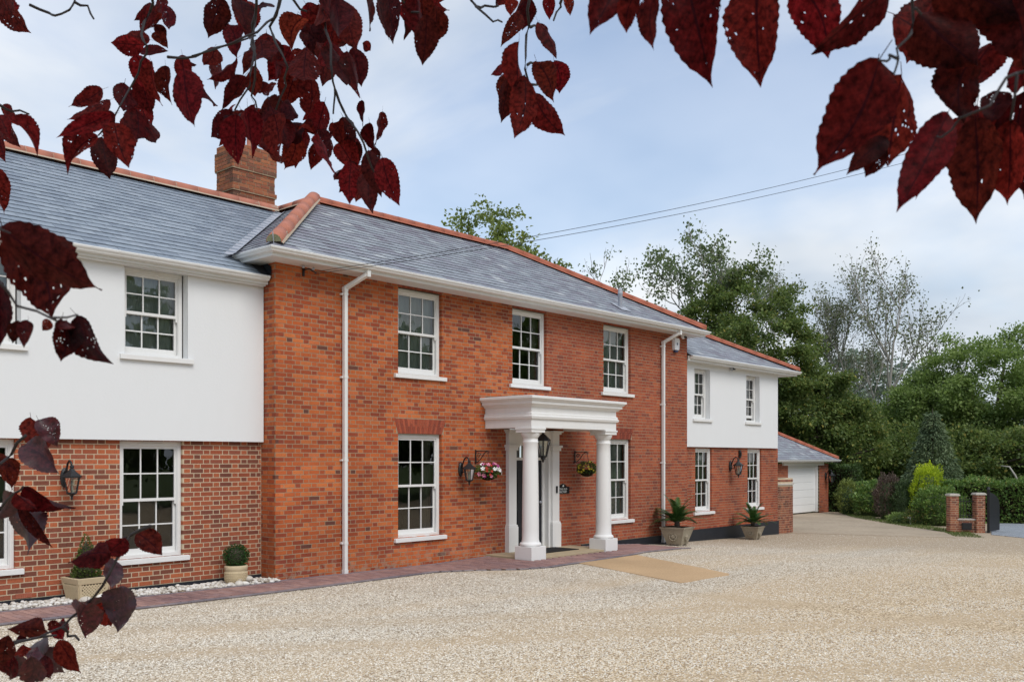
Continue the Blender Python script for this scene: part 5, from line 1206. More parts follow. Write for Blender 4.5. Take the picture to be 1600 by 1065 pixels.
# carved planters with cycads
def carved(label, x, y, rz, s):
    t = thing('carved_planter', label, 'planter', (x, y, gz(x)+.01), rz, 'carved stone planters'); m = MB(); w0, w1, h = .18*s, .29*s, .38*s
    for fx in (-1, 1):
        for fy in (-1, 1): m.box(fx*w0*.8-.035*s, fx*w0*.8+.035*s, fy*w0*.8-.035*s, fy*w0*.8+.035*s, 0, .035*s)
    taper_box(m, w0, w1, .03*s, h); m.build('body', 'stone', t, bevel=.008)
    r_ = MB(); taper_box(r_, w1+.008*s, w1+.022*s, h, h+.045*s); r_.build('rim', 'stone', t, bevel=.006)
    sm = MB(); sm.box(-w1*.85, w1*.85, -w1*.85, w1*.85, h+.045*s, h+.05*s); sm.build('soil', 'soil', t)
    for side in range(4):
        e = MB(); c, sn = math.cos(side*math.pi/2), math.sin(side*math.pi/2); zc = h*.55; yf = -(w0+(w1-w0)*.55)
        for k in range(12):
            an = 2*math.pi*k/12; e.tube([(.085*s*math.cos(an+d_), yf-.008, zc+.085*s*math.sin(an+d_)) for d_ in (-.3, 0, .3)], [.014*s, .02*s, .014*s], 6)
        e.lathe([(.0, -.03*s), (.045*s, -.02*s), (.05*s, 0)], (0, 0, 0), 10, cap=False); kk = 30
        e.v[-kk:] = [(vx_, yf+vz_+.0, zc+vy_) for vx_, vy_, vz_ in e.v[-kk:]]
        for k in range(5): an = 2*math.pi*k/5+.3; e.tube([(.02*s*math.cos(an), yf-.015, zc+.02*s*math.sin(an)), (.06*s*math.cos(an+.4), yf-.012, zc+.06*s*math.sin(an+.4))], [.016*s, .008*s], 5)
        e.v = [(c*a-sn*b, sn*a+c*b, z) for a, b, z in e.v]; e.build('carved_wreath', 'stone', t, smooth=True)
    return t, h+.05*s
def cycad(label, x, y, z, s, seed):
    rs_ = random.Random(seed); t = thing('cycad', label, 'plant', (x, y, z), 0, 'potted cycads'); m = MB(); m.lathe([(.06*s, -.02), (.075*s, .05*s), (.06*s, .12*s), (.02*s, .15*s)], (0, 0, 0), 10); m.build('caudex', 'bark', t)
    for k in range(28):
        an = 2*math.pi*k/28*2.4+rs_.uniform(-.2, .2); el = R(rs_.choice([80, 62, 50, 42, 34, 28, 22])); L_ = s*rs_.uniform(.66, .86); droop = rs_.uniform(.45, .95)
        pts = []; p = Vector((0, 0, .08*s)); e = el
        for i in range(11):
            pts.append(p.copy()); p = p+Vector((math.cos(an)*math.cos(e), math.sin(an)*math.cos(e), math.sin(e)))*L_/10; e -= droop*.13
        f = MB(); f.tube(pts, [.007*s*(1-i/13) for i in range(11)], 4); sd_ = Vector((-math.sin(an), math.cos(an), 0))
        for i in range(44):
            u = .14+.86*i/44; q = u*10; j = min(int(q), 9); c = pts[j].lerp(pts[j+1], q-j); dr_ = (pts[j+1]-pts[j]).normalized(); upv = sd_.cross(dr_)*-1; ll = s*.14*math.sin(math.pi*min(1, .22+u*.78))**.7+.02
            for sg_ in (-1, 1):
                d_ = (sd_*sg_*.8+dr_*.62+upv*.22*rs_.uniform(.6, 1.3)).normalized(); w = dr_*.0085*s; f.poly([c-w, c+d_*ll*.5-w*.9-upv*.004, c+d_*ll-Vector((0, 0, ll*.12)), c+d_*ll*.5+w*.9-upv*.004, c+w])
        f.build('frond', 'f_cycad', t)
    return t
_, hh = carved('carved stone planter at the end of the block path', 20.55, -.62, R(8), 1.10); cycad('spreading cycad in the planter beside the downpipe', 20.55, -.62, gz(20.55)+.01+hh, 1.02, 3)
_, hh = carved('carved stone planter on brown gravel by the black plinth', 25.0, -.42, R(6), .88); cycad('upright cycad in the planter below the narrow windows', 25.0, -.42, gz(25)+.01+hh, .86, 9)
# pebble strip and the larger cobbles
def pebble_verts(c, r, rnd_):
    me = []; ph = (1+5**.5)/2
    V = [(-1, ph, 0), (1, ph, 0), (-1, -ph, 0), (1, -ph, 0), (0, -1, ph), (0, 1, ph), (0, -1, -ph), (0, 1, -ph), (ph, 0, -1), (ph, 0, 1), (-ph, 0, -1), (-ph, 0, 1)]; a = rnd_.uniform(0, 6.3); sc_ = (r*rnd_.uniform(.8, 1.3), r*rnd_.uniform(.7, 1), r*rnd_.uniform(.5, .75))
    for v in V:
        x_, y_, z_ = [q/1.9*s_ for q, s_ in zip(v, sc_)]; me.append((c[0]+x_*math.cos(a)-y_*math.sin(a), c[1]+x_*math.sin(a)+y_*math.cos(a), c[2]+z_))
    return me
ICO = [(0, 11, 5), (0, 5, 1), (0, 1, 7), (0, 7, 10), (0, 10, 11), (1, 5, 9), (5, 11, 4), (11, 10, 2), (10, 7, 6), (7, 1, 8), (3, 9, 4), (3, 4, 2), (3, 2, 6), (3, 6, 8), (3, 8, 9), (4, 9, 5), (2, 4, 11), (6, 2, 10), (8, 6, 7), (9, 8, 1)]
pb = MB(); rp_ = random.Random(2)
for k in range(1500):
    x_ = rp_.uniform(2.6, 9.05); y_ = rp_.uniform(-.15, .40); n0 = len(pb.v); pb.v += pebble_verts((x_, y_, gz(x_)+.012+rp_.uniform(0, .03)), rp_.uniform(.018, .045), rp_); pb.f += [tuple(n0+i for i in f) for f in ICO]
tag(pb.build('pebbles', 'pebble', smooth=True), 'white pebbles filling the strip below the rendered wing', 'pebbles', kind='stuff')
cob = [(8.10, -.10, .10), (8.24, -.12, .11), (8.36, -.10, .085), (8.30, -.02, .10), (8.47, -.02, .10), (8.16, .0, .07), (8.42, .08, .07), (5.78, -.16, .12), (6.0, -.18, .15), (5.66, -.10, .07), (6.22, -.12, .09), (5.9, -.08, .06)]
CL_ = ['long flat cobble left of the woven pot', 'broad cobble in front of the woven pot', 'round cobble right of the broad one at the woven pot', 'topmost cobble heaped against the woven pot', 'upper cobble at the right of the woven pot heap', 'small cobble wedged at the left of the woven pot heap', 'small cobble tucked behind the heap at the woven pot']
clab = {9: 'small cobble at the left end of the lattice planter', 10: 'medium cobble at the right of the lattice planter', 11: 'smallest cobble under the lattice planter edge', 8: 'largest pale cobble lying in front of the lattice planter', 7: 'second largest cobble in front of the lattice planter'}
for i, (x_, y_, r_) in enumerate(cob):
    m = MB(); m.v = pebble_verts((0, 0, 0), r_, rp_); m.f = list(ICO); o = m.build('cobble', 'pebble', smooth=True); o.location = (x_, y_, gz(x_)+r_*.36+(.06 if i in (3, 4) else 0))
    sb = o.modifiers.new('round', 'SUBSURF'); sb.levels = sb.render_levels = 2
    tag(o, CL_[i] if i < 7 else clab[i], 'cobble', 'cobbles round the woven pot' if i < 7 else 'cobbles by the lattice planter')
# terracotta air brick low in the rendered wing
m = MB(); m.box(5.06, 5.275, .412, .43, .125, .19)
for a in range(7):
    for b in range(3): m.box(5.075+a*.029, 5.083+a*.029, .408, .413, .132+b*.02, .146+b*.02)
H(m.build('air_brick', 'terracotta', house))

# ---------------------------------------------------------------- curved garden wall, garage, gate
cw = thing('curved_wall', 'low curved brick garden wall with stone coping joining the house corner', 'wall', (28.7, 1.3, -.4)); rad = 1.1
m = MB(); bb = MB(); A0, A1 = R(-127), R(60); ns = 40; rp2 = random.Random(5)
for i in range(ns):
    a, b = A0+(A1-A0)*i/ns, A0+(A1-A0)*(i+1)/ns; P = lambda an, rr_, z: (rr_*math.cos(an), rr_*math.sin(an), z)
    m.quad(P(a, rad-.008, 0), P(b, rad-.008, 0), P(b, rad-.008, 1.84), P(a, rad-.008, 1.84)); m.quad(P(a, rad-.22, 0), P(a, rad-.22, 1.84), P(b, rad-.22, 1.84), P(b, rad-.22, 0)); m.quad(P(a, rad-.22, 1.84), P(a, rad-.008, 1.84), P(b, rad-.008, 1.84), P(b, rad-.22, 1.84))
for c in range(24):
    z0 = c*.075+.006; z1 = z0+.063; an = A0+(.03 if c % 2 else 0)
    if z1 > 1.62 and z0 < 1.68: continue
    while an < A1:
        da = .1125/rad*(1 if rp2.random() < .75 else .5); b = min(an+da-.012/rad, A1); k = len(bb.v)
        bb.v += [(r_*math.cos(t), r_*math.sin(t), z) for r_ in (rad+rp2.uniform(-.002, .002), rad-.06) for t, z in ((an, z0), (b, z0), (b, z1), (an, z1))]; bb.f += [tuple(k+q for q in f) for f in ((0, 1, 2, 3), (0, 4, 5, 1), (1, 5, 6, 2), (2, 6, 7, 3), (3, 7, 4, 0))]; an += da
m.build('mortar_core', 'mortar_cream', cw); tag(bb.build('brickwork', 'brick_buff', cw), kind='stuff')
m = MB()
for i in range(ns):
    a, b = A0+(A1-A0)*i/ns, A0+(A1-A0)*(i+1)/ns
    for (r0, r1, z0, z1) in ((rad+.03, rad-.05, 1.625, 1.675), ):
        m.quad(P(a, r0, z0), P(b, r0, z0), P(b, r0, z1), P(a, r0, z1)); m.quad(P(a, r0, z1), P(b, r0, z1), P(b, r1, z1), P(a, r1, z1)); m.quad(P(a, r0, z0), P(a, r1, z0), P(b, r1, z0), P(b, r0, z0))
m.build('string_course', 'cap_stone', cw)

GY, G0 = 4.75, -.40
gar = thing('garage', 'detached brick garage with white door and slate hipped roof beyond the house', 'garage', (40, GY, G0))
def GG(o): o.location = Vector(o.location)-Vector((40, GY, G0)); return o
GD = (38.15, 41.35)
for bx_ in ((37.0, 38.15, GY, GY+.3), (41.35, 42.35, GY, GY+.3), (34.4, 37.0, GY+.35, GY+.6), (42.05, 42.35, GY+.3, GY+6), (34.4, 42.05, GY+5.7, GY+6)):
    gwo = GG(MB().box(*bx_, G0, 1.86).build('garage_wall', 'mortar_tan', gar)); gb = MB()
    if bx_[2] == GY: bricks((0, GY-.004, 0), UX, NY, bx_[0], bx_[1], G0, 1.86, [], lambda u, z: gb); tag(gb.build('brickwork', 'brick_new', gwo), kind='stuff')
gd = MB(); gd.box(GD[0]+.1, GD[1]-.1, GY+.16, GY+.2, G0+.06, 1.70); gdo = GG(gd.build('garage_door', 'garage_door', gar))
for k in range(5):
    z0 = G0+.07+k*.335; mm = MB(); mm.box(GD[0]+.11, GD[1]-.11, GY+.142, GY+.162, z0, z0+.325); mm.build('door_panel', 'garage_door', gdo, bevel=.012)
mm = MB(); mm.box(GD[0], GD[0]+.1, GY+.06, GY+.22, G0+.05, 1.78); mm.box(GD[1]-.1, GD[1], GY+.06, GY+.22, G0+.05, 1.78); mm.box(GD[0]+.1, GD[1]-.1, GY+.06, GY+.22, 1.70, 1.78); GG(mm.build('door_frame', 'white_paint', gar))
mm = MB(); mm.box(37.6, 41.75, GY-.06, GY+.02, 1.78, 2.0); mm.box(34.4, 37.6, GY+.2, GY+.36, 1.78, 1.96); mm.box(35.0, 36.9, GY+.33, GY+.36, G0, 1.78); GG(mm.build('fascia_board', 'white_paint', gar))
mm = MB(); n = len(GP)
for (x, y, nx, ny) in ((34.2, GY-.30, 0, -1), (42.75, GY-.30, 1, -1), (42.75, GY+6.3, 1, 0)): mm.v += [(x-nx*o, y-ny*o, 2.02+z) for o, z in GP]
for i in range(2):
    for j in range(n-1): a = i*n+j; mm.f.append((a, a+n, a+n+1, a+1))
GG(mm.build('gutter', 'pvc', gar)); mm = MB(); mm.box(34.2, 42.74, GY-.3, GY+.02, 1.93, 1.95); GG(mm.build('soffit', 'pvc', gar))
roof_h = roof; groof = GG(MB().box(38, 39, GY+2, GY+3, 2.1, 2.2).build('garage_roof', 'slate_under', gar)); roof = groof
gs, _ = slope((0, GY-.36, 2.03), UX, unit(0, 3.3, 1.95), math.hypot(3.3, 1.95), lambda s: 34.2, lambda s: 42.8-3.8*s, .20, .3, 'slate_mix'); tag(gs.build('slates', 'slate_mix', groof), kind='stuff')
run_tiles((38.95, GY+2.94, 4.01), (42.72, GY-.30, 2.09), .45, .11, 'terracotta', name='hip_tile', joint='terracotta', gap=.004); run_tiles((34.2, GY+2.94, 4.01), (38.95, GY+2.94, 4.01), .45, .11, 'terracotta', joint='terracotta', gap=.004)
mm = MB(); mm.poly([(42.8, GY-.36, 2.02), (42.8, GY+6.3, 2.02), (39.0, GY+2.94, 3.97)]); mm.quad((34.2, GY+2.94, 3.97), (39, GY+2.94, 3.97), (42.8, GY+6.3, 2.02), (34.2, GY+6.3, 2.02)); mm.build('rear_slope', 'slate_under', groof); roof = roof_h
lantern('wall_lantern', 'black wall lantern on the brick pier of the garage', 42.0, GY-.015, 1.28, 1.5)

def pier(label, x, y, w, h, rz):
    t = thing('gate_pier', label, 'gate pier', (x, y, gz(x)), rz, 'brick gate piers'); m = MB(); m.box(-w/2+.006, w/2-.006, -w/2+.006, w/2-.006, -.1, h); m.build('mortar_core', 'mortar_cream', t); b = MB()
    for (O, U, Nn) in (((-w/2, -w/2, 0), (1, 0, 0), (0, -1, 0)), ((w/2, -w/2, 0), (0, 1, 0), (1, 0, 0)), ((-w/2, w/2, 0), (0, -1, 0), (-1, 0, 0)), ((w/2, w/2, 0), (-1, 0, 0), (0, 1, 0))): bricks(O, U, Nn, 0, w, 0, h, [], lambda u, z: b, depth=.05)
    tag(b.build('brickwork', 'brick_buff', t), kind='stuff'); c = MB(); c.box(-w/2-.035, w/2+.035, -w/2-.035, w/2+.035, h, h+.05); c.box(-w/2-.01, w/2+.01, -w/2-.01, w/2+.01, h+.05, h+.075); c.build('coping', 'cap_stone', t, bevel=.01); return t
prz = R(-48)
pier('far brick gate pier standing by the shrubs', 33.32, -3.43, .29, 1.22, prz); pier('brick gate pier next to the black gate', 33.72, -4.14, .29, 1.26, prz)
lwall = thing('gate_wall', 'low brick wall with railing between the gate piers', 'wall', (33.53, -3.79, gz(33.5)), math.atan2(-.78, .45)); m = MB(); L2 = .30; m.box(-L2, L2, -.09, .09, -.1, .42); m.build('mortar_core', 'mortar_cream', lwall)
b = MB(); bricks((-L2, -.098, 0), (1, 0, 0), (0, -1, 0), 0, 2*L2, 0, .42, [], lambda u, z: b, depth=.05); tag(b.build('brickwork', 'brick_buff', lwall), kind='stuff'); c = MB(); c.box(-L2, L2, -.12, .12, .42, .465); c.build('coping', 'cap_stone', lwall)
r = MB()
for k in range(6): r.tube([(-L2+.05+k*.088, 0, .465), (-L2+.05+k*.088, 0, 1.12)], .009, 6); r.lathe([(.016, 1.12), (.0, 1.18)], (-L2+.05+k*.088, 0, 0), 6, cap=False)
r.box(-L2, L2, -.008, .008, .55, .575); r.box(-L2, L2, -.008, .008, 1.03, 1.055); r.build('railing', 'black', lwall)
mb_ = MB(); mb_.box(-.15, .15, -.16, -.1, .10, .33); mb_.build('letter_box', 'black', lwall, bevel=.006)
gt = thing('entrance_gate', 'black solid gate leaf standing open beside the brick pier', 'gate', (33.78, -4.43, gz(33.8)), R(-4)); m = MB(); W = .95
o_ = [(0, .06), (W, .06), (W, .95), (W*.9, 1.08), (W*.7, 1.20), (W*.4, 1.30), (0, 1.36)]; k = len(o_); m.v = [(x, -.025, z) for x, z in o_]+[(x, .025, z) for x, z in o_]; m.f = [tuple(range(k)), tuple(range(k, 2*k))[::-1]]+[(i, i+k, (i+1) % k+k, (i+1) % k) for i in range(k)]; m.build('leaf_panel', 'black', gt)
m = MB(); m.box(-.04, .0, -.04, .04, 0, 1.42); m.lathe([(.05, 1.42), (.055, 1.46), (.03, 1.52), (.0, 1.55)], (-.02, 0, 0), 10, cap=False); m.box(0, W, -.038, -.026, .55, .60); m.build('gate_frame', 'black', gt)
wr = thing('white_rail', 'short low white rail among the shrubs by the drive', 'rail', (36.3, -1.45, -.42), R(-60)); m = MB(); m.box(-.5, .5, -.02, .02, .26, .33); m.box(-.42, -.37, -.02, .02, 0, .26); m.box(.37, .42, -.02, .02, 0, .26); m.build('bar', 'white_paint', wr)

# ---------------------------------------------------------------- vegetation
def grow(mb, tips, p, d, L_, r, depth, rs_, spread, up, kids, shrink=.72, seg=4):
    pts = [p.copy()]; q = p.copy(); dd = d.copy()
    for i in range(seg):
        dd = (dd+Vector((rs_.gauss(0, .12), rs_.gauss(0, .12), rs_.gauss(0, .08)+up*.10))).normalized(); q = q+dd*L_/seg; pts.append(q.copy())
    mb.tube(pts, [max(r*(1-.45*i/seg), .008) for i in range(seg+1)], 6 if depth > 1 else 4, caps=False)
    tips += [(pt_, dd.copy(), depth) for pt_ in pts[1:]] if depth <= 1 else []
    if depth == 0: return
    for k in range(kids):
        t = rs_.uniform(.35, 1) if k else 1.0; j = min(int(t*seg), seg-1); base = pts[j].lerp(pts[j+1], t*seg-j); ax = Vector((rs_.gauss(0, 1), rs_.gauss(0, 1), rs_.gauss(0, .4)))
        nd_ = (dd+ax.normalized()*spread*rs_.uniform(.6, 1.2)+Vector((0, 0, up*.25))).normalized(); grow(mb, tips, base, nd_, L_*shrink*rs_.uniform(.8, 1.15), r*.58, depth-1, rs_, spread, up, kids, shrink, seg)
def open_tree(name, label, loc, h, trunk_r, mat, bark, seed, nleaf, lsize, spread=.62, up=.55, kids=4, depth=4, trunk_frac=.35, cl=.25, group=None, lean=(0, 0), shrink=.72, clumped=.5):
    rs_ = random.Random(seed); t = thing(name, label, 'tree', loc, 0, group); mb = MB(); tips = []
    th = h*trunk_frac; P = [Vector((lean[0]*i/5, lean[1]*i/5, th*i/5)) for i in range(6)]; mb.tube(P, [trunk_r*(1.25-.35*i/5) for i in range(6)], 8)
    grow(mb, tips, P[-1], Vector((lean[0]*.3, lean[1]*.3, 1)).normalized(), (h-th)*.42, trunk_r*.8, depth, rs_, spread, up, kids, shrink)
    for k in range(2): grow(mb, tips, P[3+k], Vector((math.cos(seed+k*2.6), math.sin(seed+k*2.6), 1.0)).normalized(), (h-th)*.34, trunk_r*.5, depth-1, rs_, spread, up, kids, shrink)
    mb.build('trunk', bark, t, smooth=True); T = np.array([[*a] for a, _, _ in tips]); T = T[rng.permutation(len(T))[:max(30, int(len(T)*clumped))]]; idx = rng.integers(0, len(T), nleaf); C_ = T[idx]+rng.normal(size=(nleaf, 3))*cl
    D = rng.normal(size=(nleaf, 3)); D[:, 2] -= .5; link('crown', leafmesh('crown', C_, D, rng.uniform(lsize*.7, lsize*1.3, nleaf), .75), mat, t); return t
def dense_tree(name, label, loc, lobes, mat, bark, seed, nleaf, lsize, trunk_h, trunk_r, group=None, clump=.85, per=None, flat=.6):
    """lobes: list of (x, y, z, rx, ry, rz) ellipsoids that make the crown"""
    rr_ = np.random.default_rng(seed); rs_ = random.Random(seed); t = thing(name, label, 'tree', loc, 0, group); mb = MB()
    mb.tube([(0, 0, 0), (.08, .05, trunk_h*.5), (0, 0, trunk_h)], [trunk_r*1.3, trunk_r, trunk_r*.8], 9); vol = np.array([l[3]*l[4]*l[5] for l in lobes])**.67; share = vol/vol.sum(); Ps, Ds, Ss = [], [], []
    for l, s_ in zip(lobes, share):
        n = int(nleaf*s_); nc = max(6, int(n/(per or 90))); d = rr_.normal(size=(nc, 3)); d /= np.linalg.norm(d, axis=1, keepdims=True); rad_ = rr_.uniform(.55, 1.0, (nc, 1))**.45; c = np.array(l[:3]); ctr = c+d*np.array(l[3:6])*rad_*(1+.10*np.sin(d[:, :1]*7+seed)+.08*np.sin(d[:, 2:]*9))
        idx = rr_.integers(0, nc, n); off = rr_.normal(size=(n, 3))*clump*np.array([.42, .42, .42*flat]); Ps.append(ctr[idx]+off); Ds.append(d[idx]*.8+rr_.normal(size=(n, 3))*.7+np.array([0, 0, -.25])); Ss.append(rr_.uniform(lsize*.65, lsize*1.35, n))
        for k in range(5):
            q = ctr[rs_.randrange(nc)]; mid = Vector((q[0]*.45, q[1]*.45, trunk_h*.7+(q[2]-trunk_h*.7)*.5)); mb.tube([(0, 0, trunk_h*.75), tuple(mid), tuple(q)], [trunk_r*.5, trunk_r*.28, .03], 5, caps=False)
    mb.build('trunk', bark, t, smooth=True); P = np.concatenate(Ps); D = np.concatenate(Ds); link('crown', leafmesh('crown', P, D, np.concatenate(Ss), .7, nrm=D*.25+rr_.normal(size=P.shape)*.8+np.array([0, 0, 1.4])), mat, t); return t
Z0 = -.45
dense_tree('lime_tree', 'pale green tree top showing above the house ridge', (33.2, 18.4, Z0), [(0, 0, 11.4, 2.5, 2.5, 3.3), (2.0, -1.6, 10.0, 1.9, 1.9, 2.4), (-1.8, 1.8, 10.9, 1.5, 1.5, 2.0)], 'f_lime', 'bark', 11, 17000, .19, 8, .22, clump=.7, per=70)
open_tree('poplar_tree', 'tall airy poplar rising behind the end of the house roof', (49.9, 14.7, Z0), 15.6, .20, 'f_poplar', 'bark_grey', 5, 7000, .19, .80, .62, 3, 5, .40, .24, clumped=.12)
open_tree('poplar_tree', 'slim poplar stem leaning out over the roof ridge', (47.2, 16.1, Z0), 13.6, .16, 'f_poplar', 'bark_grey', 14, 1800, .17, .6, .6, 3, 4, .5, .25, lean=(-1.4, 1.5), clumped=.3)
dense_tree('maple_tree', 'dark dense maple behind the rendered wing', (48.3, 11.6, Z0), [(0, 0, 8.4, 3.6, 3.6, 4.2), (-1.7, 2.2, 8.9, 2.1, 2.1, 3.0), (1.2, -1.6, 5.8, 3.2, 3.2, 3.2), (.8, .6, 3.2, 3.2, 3.2, 2.6)], 'f_maple', 'bark', 21, 80000, .17, 4, .35, clump=.7, per=190)
dense_tree('chestnut_tree', 'yellow flecked chestnut hanging over the garage roof', (50.9, 8.9, Z0), [(0, 0, 4.7, 2.1, 2.1, 2.5), (.9, -1.5, 3.3, 1.9, 1.9, 2.2), (-1.2, 1.2, 2.6, 2.2, 2.2, 2.0)], 'f_maple', 'bark', 22, 46000, .16, 3, .3, clump=.7, per=120)
open_tree('birch_tree', 'thin half bare tree above the dark maple', (61.0, 16.6, Z0), 16.0, .12, 'f_birch', 'bark_grey', 31, 4200, .16, .5, .8, 4, 4, .45, .3)
open_tree('birch_tree', 'slender bare tree between the maple and the open sky', (66.0, 14.4, Z0), 15.0, .10, 'f_birch', 'bark_grey', 33, 3000, .15, .45, .85, 4, 4, .45, .3)
open_tree('birch_tree', 'narrow sparse tree just left of the bare poplar', (64.0, 12.0, Z0), 13.0, .09, 'f_birch', 'bark_grey', 36, 2600, .15, .45, .85, 4, 4, .4, .3)
open_tree('bare_poplar', 'almost leafless wide poplar standing against the grey sky', (62.5, 9.3, Z0), 15.4, .17, 'f_birch', 'bark_grey', 42, 3400, .16, .62, .62, 4, 4, .34, .3)
dense_tree('oak_tree', 'broad bright green oak with a rounded crown on the far side', (60.5, 2.6, Z0), [(0, 0, 5.5, 5.0, 5.0, 4.2), (-1.2, 2.8, 5.0, 2.8, 2.8, 2.8), (1.2, -4.2, 5.4, 4.0, 4.0, 3.4), (-1.8, .8, 2.8, 3.6, 4.6, 2.6), (-.6, -4.6, 2.6, 3.6, 4.4, 2.6)], 'f_oak', 'bark', 51, 150000, .17, 3.5, .45, clump=.85, per=200)
dense_tree('oak_tree', 'second oak at the picture edge beyond the gate', (66, -3.6, Z0), [(0, 0, 5.6, 4.2, 4.2, 3.5), (-1, -3, 4, 3.4, 3.4, 3)], 'f_oak', 'bark', 52, 44000, .19, 3.5, .4, per=160)
dense_tree('ash_tree', 'dark tree filling the gap left of the oak', (63.5, 7.6, Z0), [(0, 0, 4.0, 2.8, 2.8, 2.4), (-.6, 1.6, 2.4, 2.8, 2.8, 2.2)], 'f_maple', 'bark', 53, 32000, .18, 3, .3, per=120)
dense_tree('ash_tree', 'low dark tree in the shade behind the spruce', (55.0, 3.4, Z0), [(0, 0, 2.2, 3.0, 3.6, 2.2), (-.6, -4.2, 2.0, 2.6, 3.4, 1.9)], 'f_maple', 'bark', 54, 36000, .17, 2, .3, per=120)
dense_tree('hazy_far_tree', 'tree far beyond the garage with haze put into its grey green leaf colour', (93, 24.6, Z0), [(0, 0, 9.4, 4.6, 4.6, 3.6), (3.0, -4.4, 8.2, 4.2, 4.2, 3.4), (0, 0, 5, 5, 5, 3.6)], 'f_far_haze', 'bark_grey', 55, 13000, .42, 6, .4, clump=1.2)
dense_tree('far_tree', 'distant tree crown low behind the bare poplar', (88, 15, Z0), [(0, 0, 5.2, 5, 5, 3.4)], 'f_far_haze', 'bark_grey', 56, 6000, .45, 3, .4, clump=1.2)
# spruce: whorls of drooping boughs
sp = thing('spruce_tree', 'grey green spruce standing in front of the oak', 'tree', (46.0, 1.25, Z0)); rs_ = np.random.default_rng(61); n = 15000; u = rs_.uniform(0, 1, n)**1.5; whorl = np.floor(u*17)/17; a = rs_.integers(0, 9, n)*0.7+whorl*40+rs_.normal(size=n)*.16; rmax = 1.85*(1-whorl)**.85+.05; q = rs_.uniform(.1, 1, n)**.6
P = np.stack([q*rmax*np.cos(a), q*rmax*np.sin(a), .35+whorl*4.45-q*rmax*.30+rs_.normal(size=n)*.07], 1)+rs_.normal(size=(n, 3))*.05; D = np.stack([np.cos(a), np.sin(a), -.55+0*a], 1)+rs_.normal(size=(n, 3))*.45
link('crown', leafmesh('crown', P, D, rs_.uniform(.10, .22, n), .32), 'f_spruce', sp); m = MB(); m.tube([(0, 0, 0), (0, 0, 4.9)], [.11, .012], 8); m.build('trunk', 'bark', sp)
def bush(name, label, loc, rx, ry, h, n, size, mat, cat='shrub', seed=0, pointed=.0, asp=.6, core='soil', upw=.3, group=None):
    rr_ = np.random.default_rng(seed+100); t = thing(name, label, cat, loc, 0, group); d = rr_.normal(size=(n, 3)); d /= np.linalg.norm(d, axis=1, keepdims=True); lump = 1+.10*np.sin(d[:, 0]*9+seed)+.09*np.sin(d[:, 1]*11+seed*2)+.08*np.sin(d[:, 2]*10); r_ = rr_.uniform(.78, 1.04, n)*lump; P = d*np.array([rx, ry, h/2])*r_[:, None]; P[:, 2] += h/2
    if pointed: f = 1-pointed*np.clip(P[:, 2]/h, 0, 1)**1.5; P[:, 0] *= f; P[:, 1] *= f
    P[:, 2] = np.maximum(P[:, 2], .02); D = d+rr_.normal(size=(n, 3))*.6+np.array([0, 0, upw]); link('foliage', leafmesh('foliage', P, D, rr_.uniform(size*.7, size*1.3, n), asp), mat, t)
    m = MB(); m.lathe([(.55, .02), (.72, .25), (.68, .5), (.5*(1-pointed*.4), .75), (.0, .86)], (0, 0, 0), 12); m.v = [(x*rx, y*ry, z*h) for x, y, z in m.v]; m.build('filler_core', core, t, smooth=True); return t  # core added inside the bush so it is not see-through
def hedge(name, label, loc, lx, ly, h, rz, n, size, mat, seed=0, rough=.06, group=None):
    rr_ = np.random.default_rng(seed+200); t = thing(name, label, 'hedge', loc, rz, group); areas = np.array([lx*h, lx*h, ly*h, ly*h, lx*ly]); f = rr_.choice(5, n, p=areas/areas.sum()); u = rr_.uniform(-.5, .5, n); v = rr_.uniform(0, 1, n); w = rr_.uniform(-.5, .5, n)
    P = np.zeros((n, 3)); Nn = np.zeros((n, 3))
    for k in range(5):
        i = f == k
        if k < 2: sg_ = -1 if k == 0 else 1; P[i] = np.stack([u[i]*lx, np.full(i.sum(), sg_*ly/2), v[i]*h], 1); Nn[i] = (0, sg_, 0)
        elif k < 4: sg_ = -1 if k == 2 else 1; P[i] = np.stack([np.full(i.sum(), sg_*lx/2), w[i]*ly, v[i]*h], 1); Nn[i] = (sg_, 0, 0)
        else: P[i] = np.stack([u[i]*lx, w[i]*ly, np.full(i.sum(), h)], 1); Nn[i] = (0, 0, 1)
    bumpy = rough*(np.sin(P[:, 0]*4.1+seed)+np.sin(P[:, 1]*3.7)+np.sin(P[:, 2]*5+P[:, 0]*3)+np.sin(P[:, 0]*9.3+P[:, 2]*7)); P += Nn*(bumpy+rr_.uniform(-.10, .05, n))[:, None]; P[:, 2] = np.maximum(P[:, 2], .02)
    link('foliage', leafmesh('foliage', P, Nn+rr_.normal(size=(n, 3))*.7+np.array([0, 0, .2]), rr_.uniform(size*.7, size*1.3, n), .65), mat, t); m = MB(); e = .14+rough; m.box(-lx/2+e, lx/2-e, -ly/2+e, ly/2-e, .02, h-e); m.build('filler_core', 'soil', t); return t  # dark core box added inside the hedge to block see-through gaps
bush('golden_conifer', 'bright yellow green conifer bush left of the gate piers', (38.6, -.95, Z0), .74, .74, 2.25, 6500, .085, 'f_gold', seed=1, pointed=.22, asp=.4, core='f_yew', upw=1.0)
bush('purple_shrub', 'brown purple upright shrub beside the golden conifer', (38.6, .62, Z0), .52, .52, 1.85, 4200, .085, 'f_purple', seed=2, asp=.45, core='f_yew', upw=.9)
bush('yew_shrub', 'dark blue green shrub between the purple and the golden bush', (38.5, -.02, Z0), .5, .5, 1.6, 4200, .08, 'f_yew', seed=3, core='f_yew')
hedge('clipped_hedge', 'tall dark clipped hedge at the side of the garage', (43.0, 4.45, Z0), 1.1, 1.6, 2.2, R(0), 7000, .085, 'f_hedge', 1, .02)
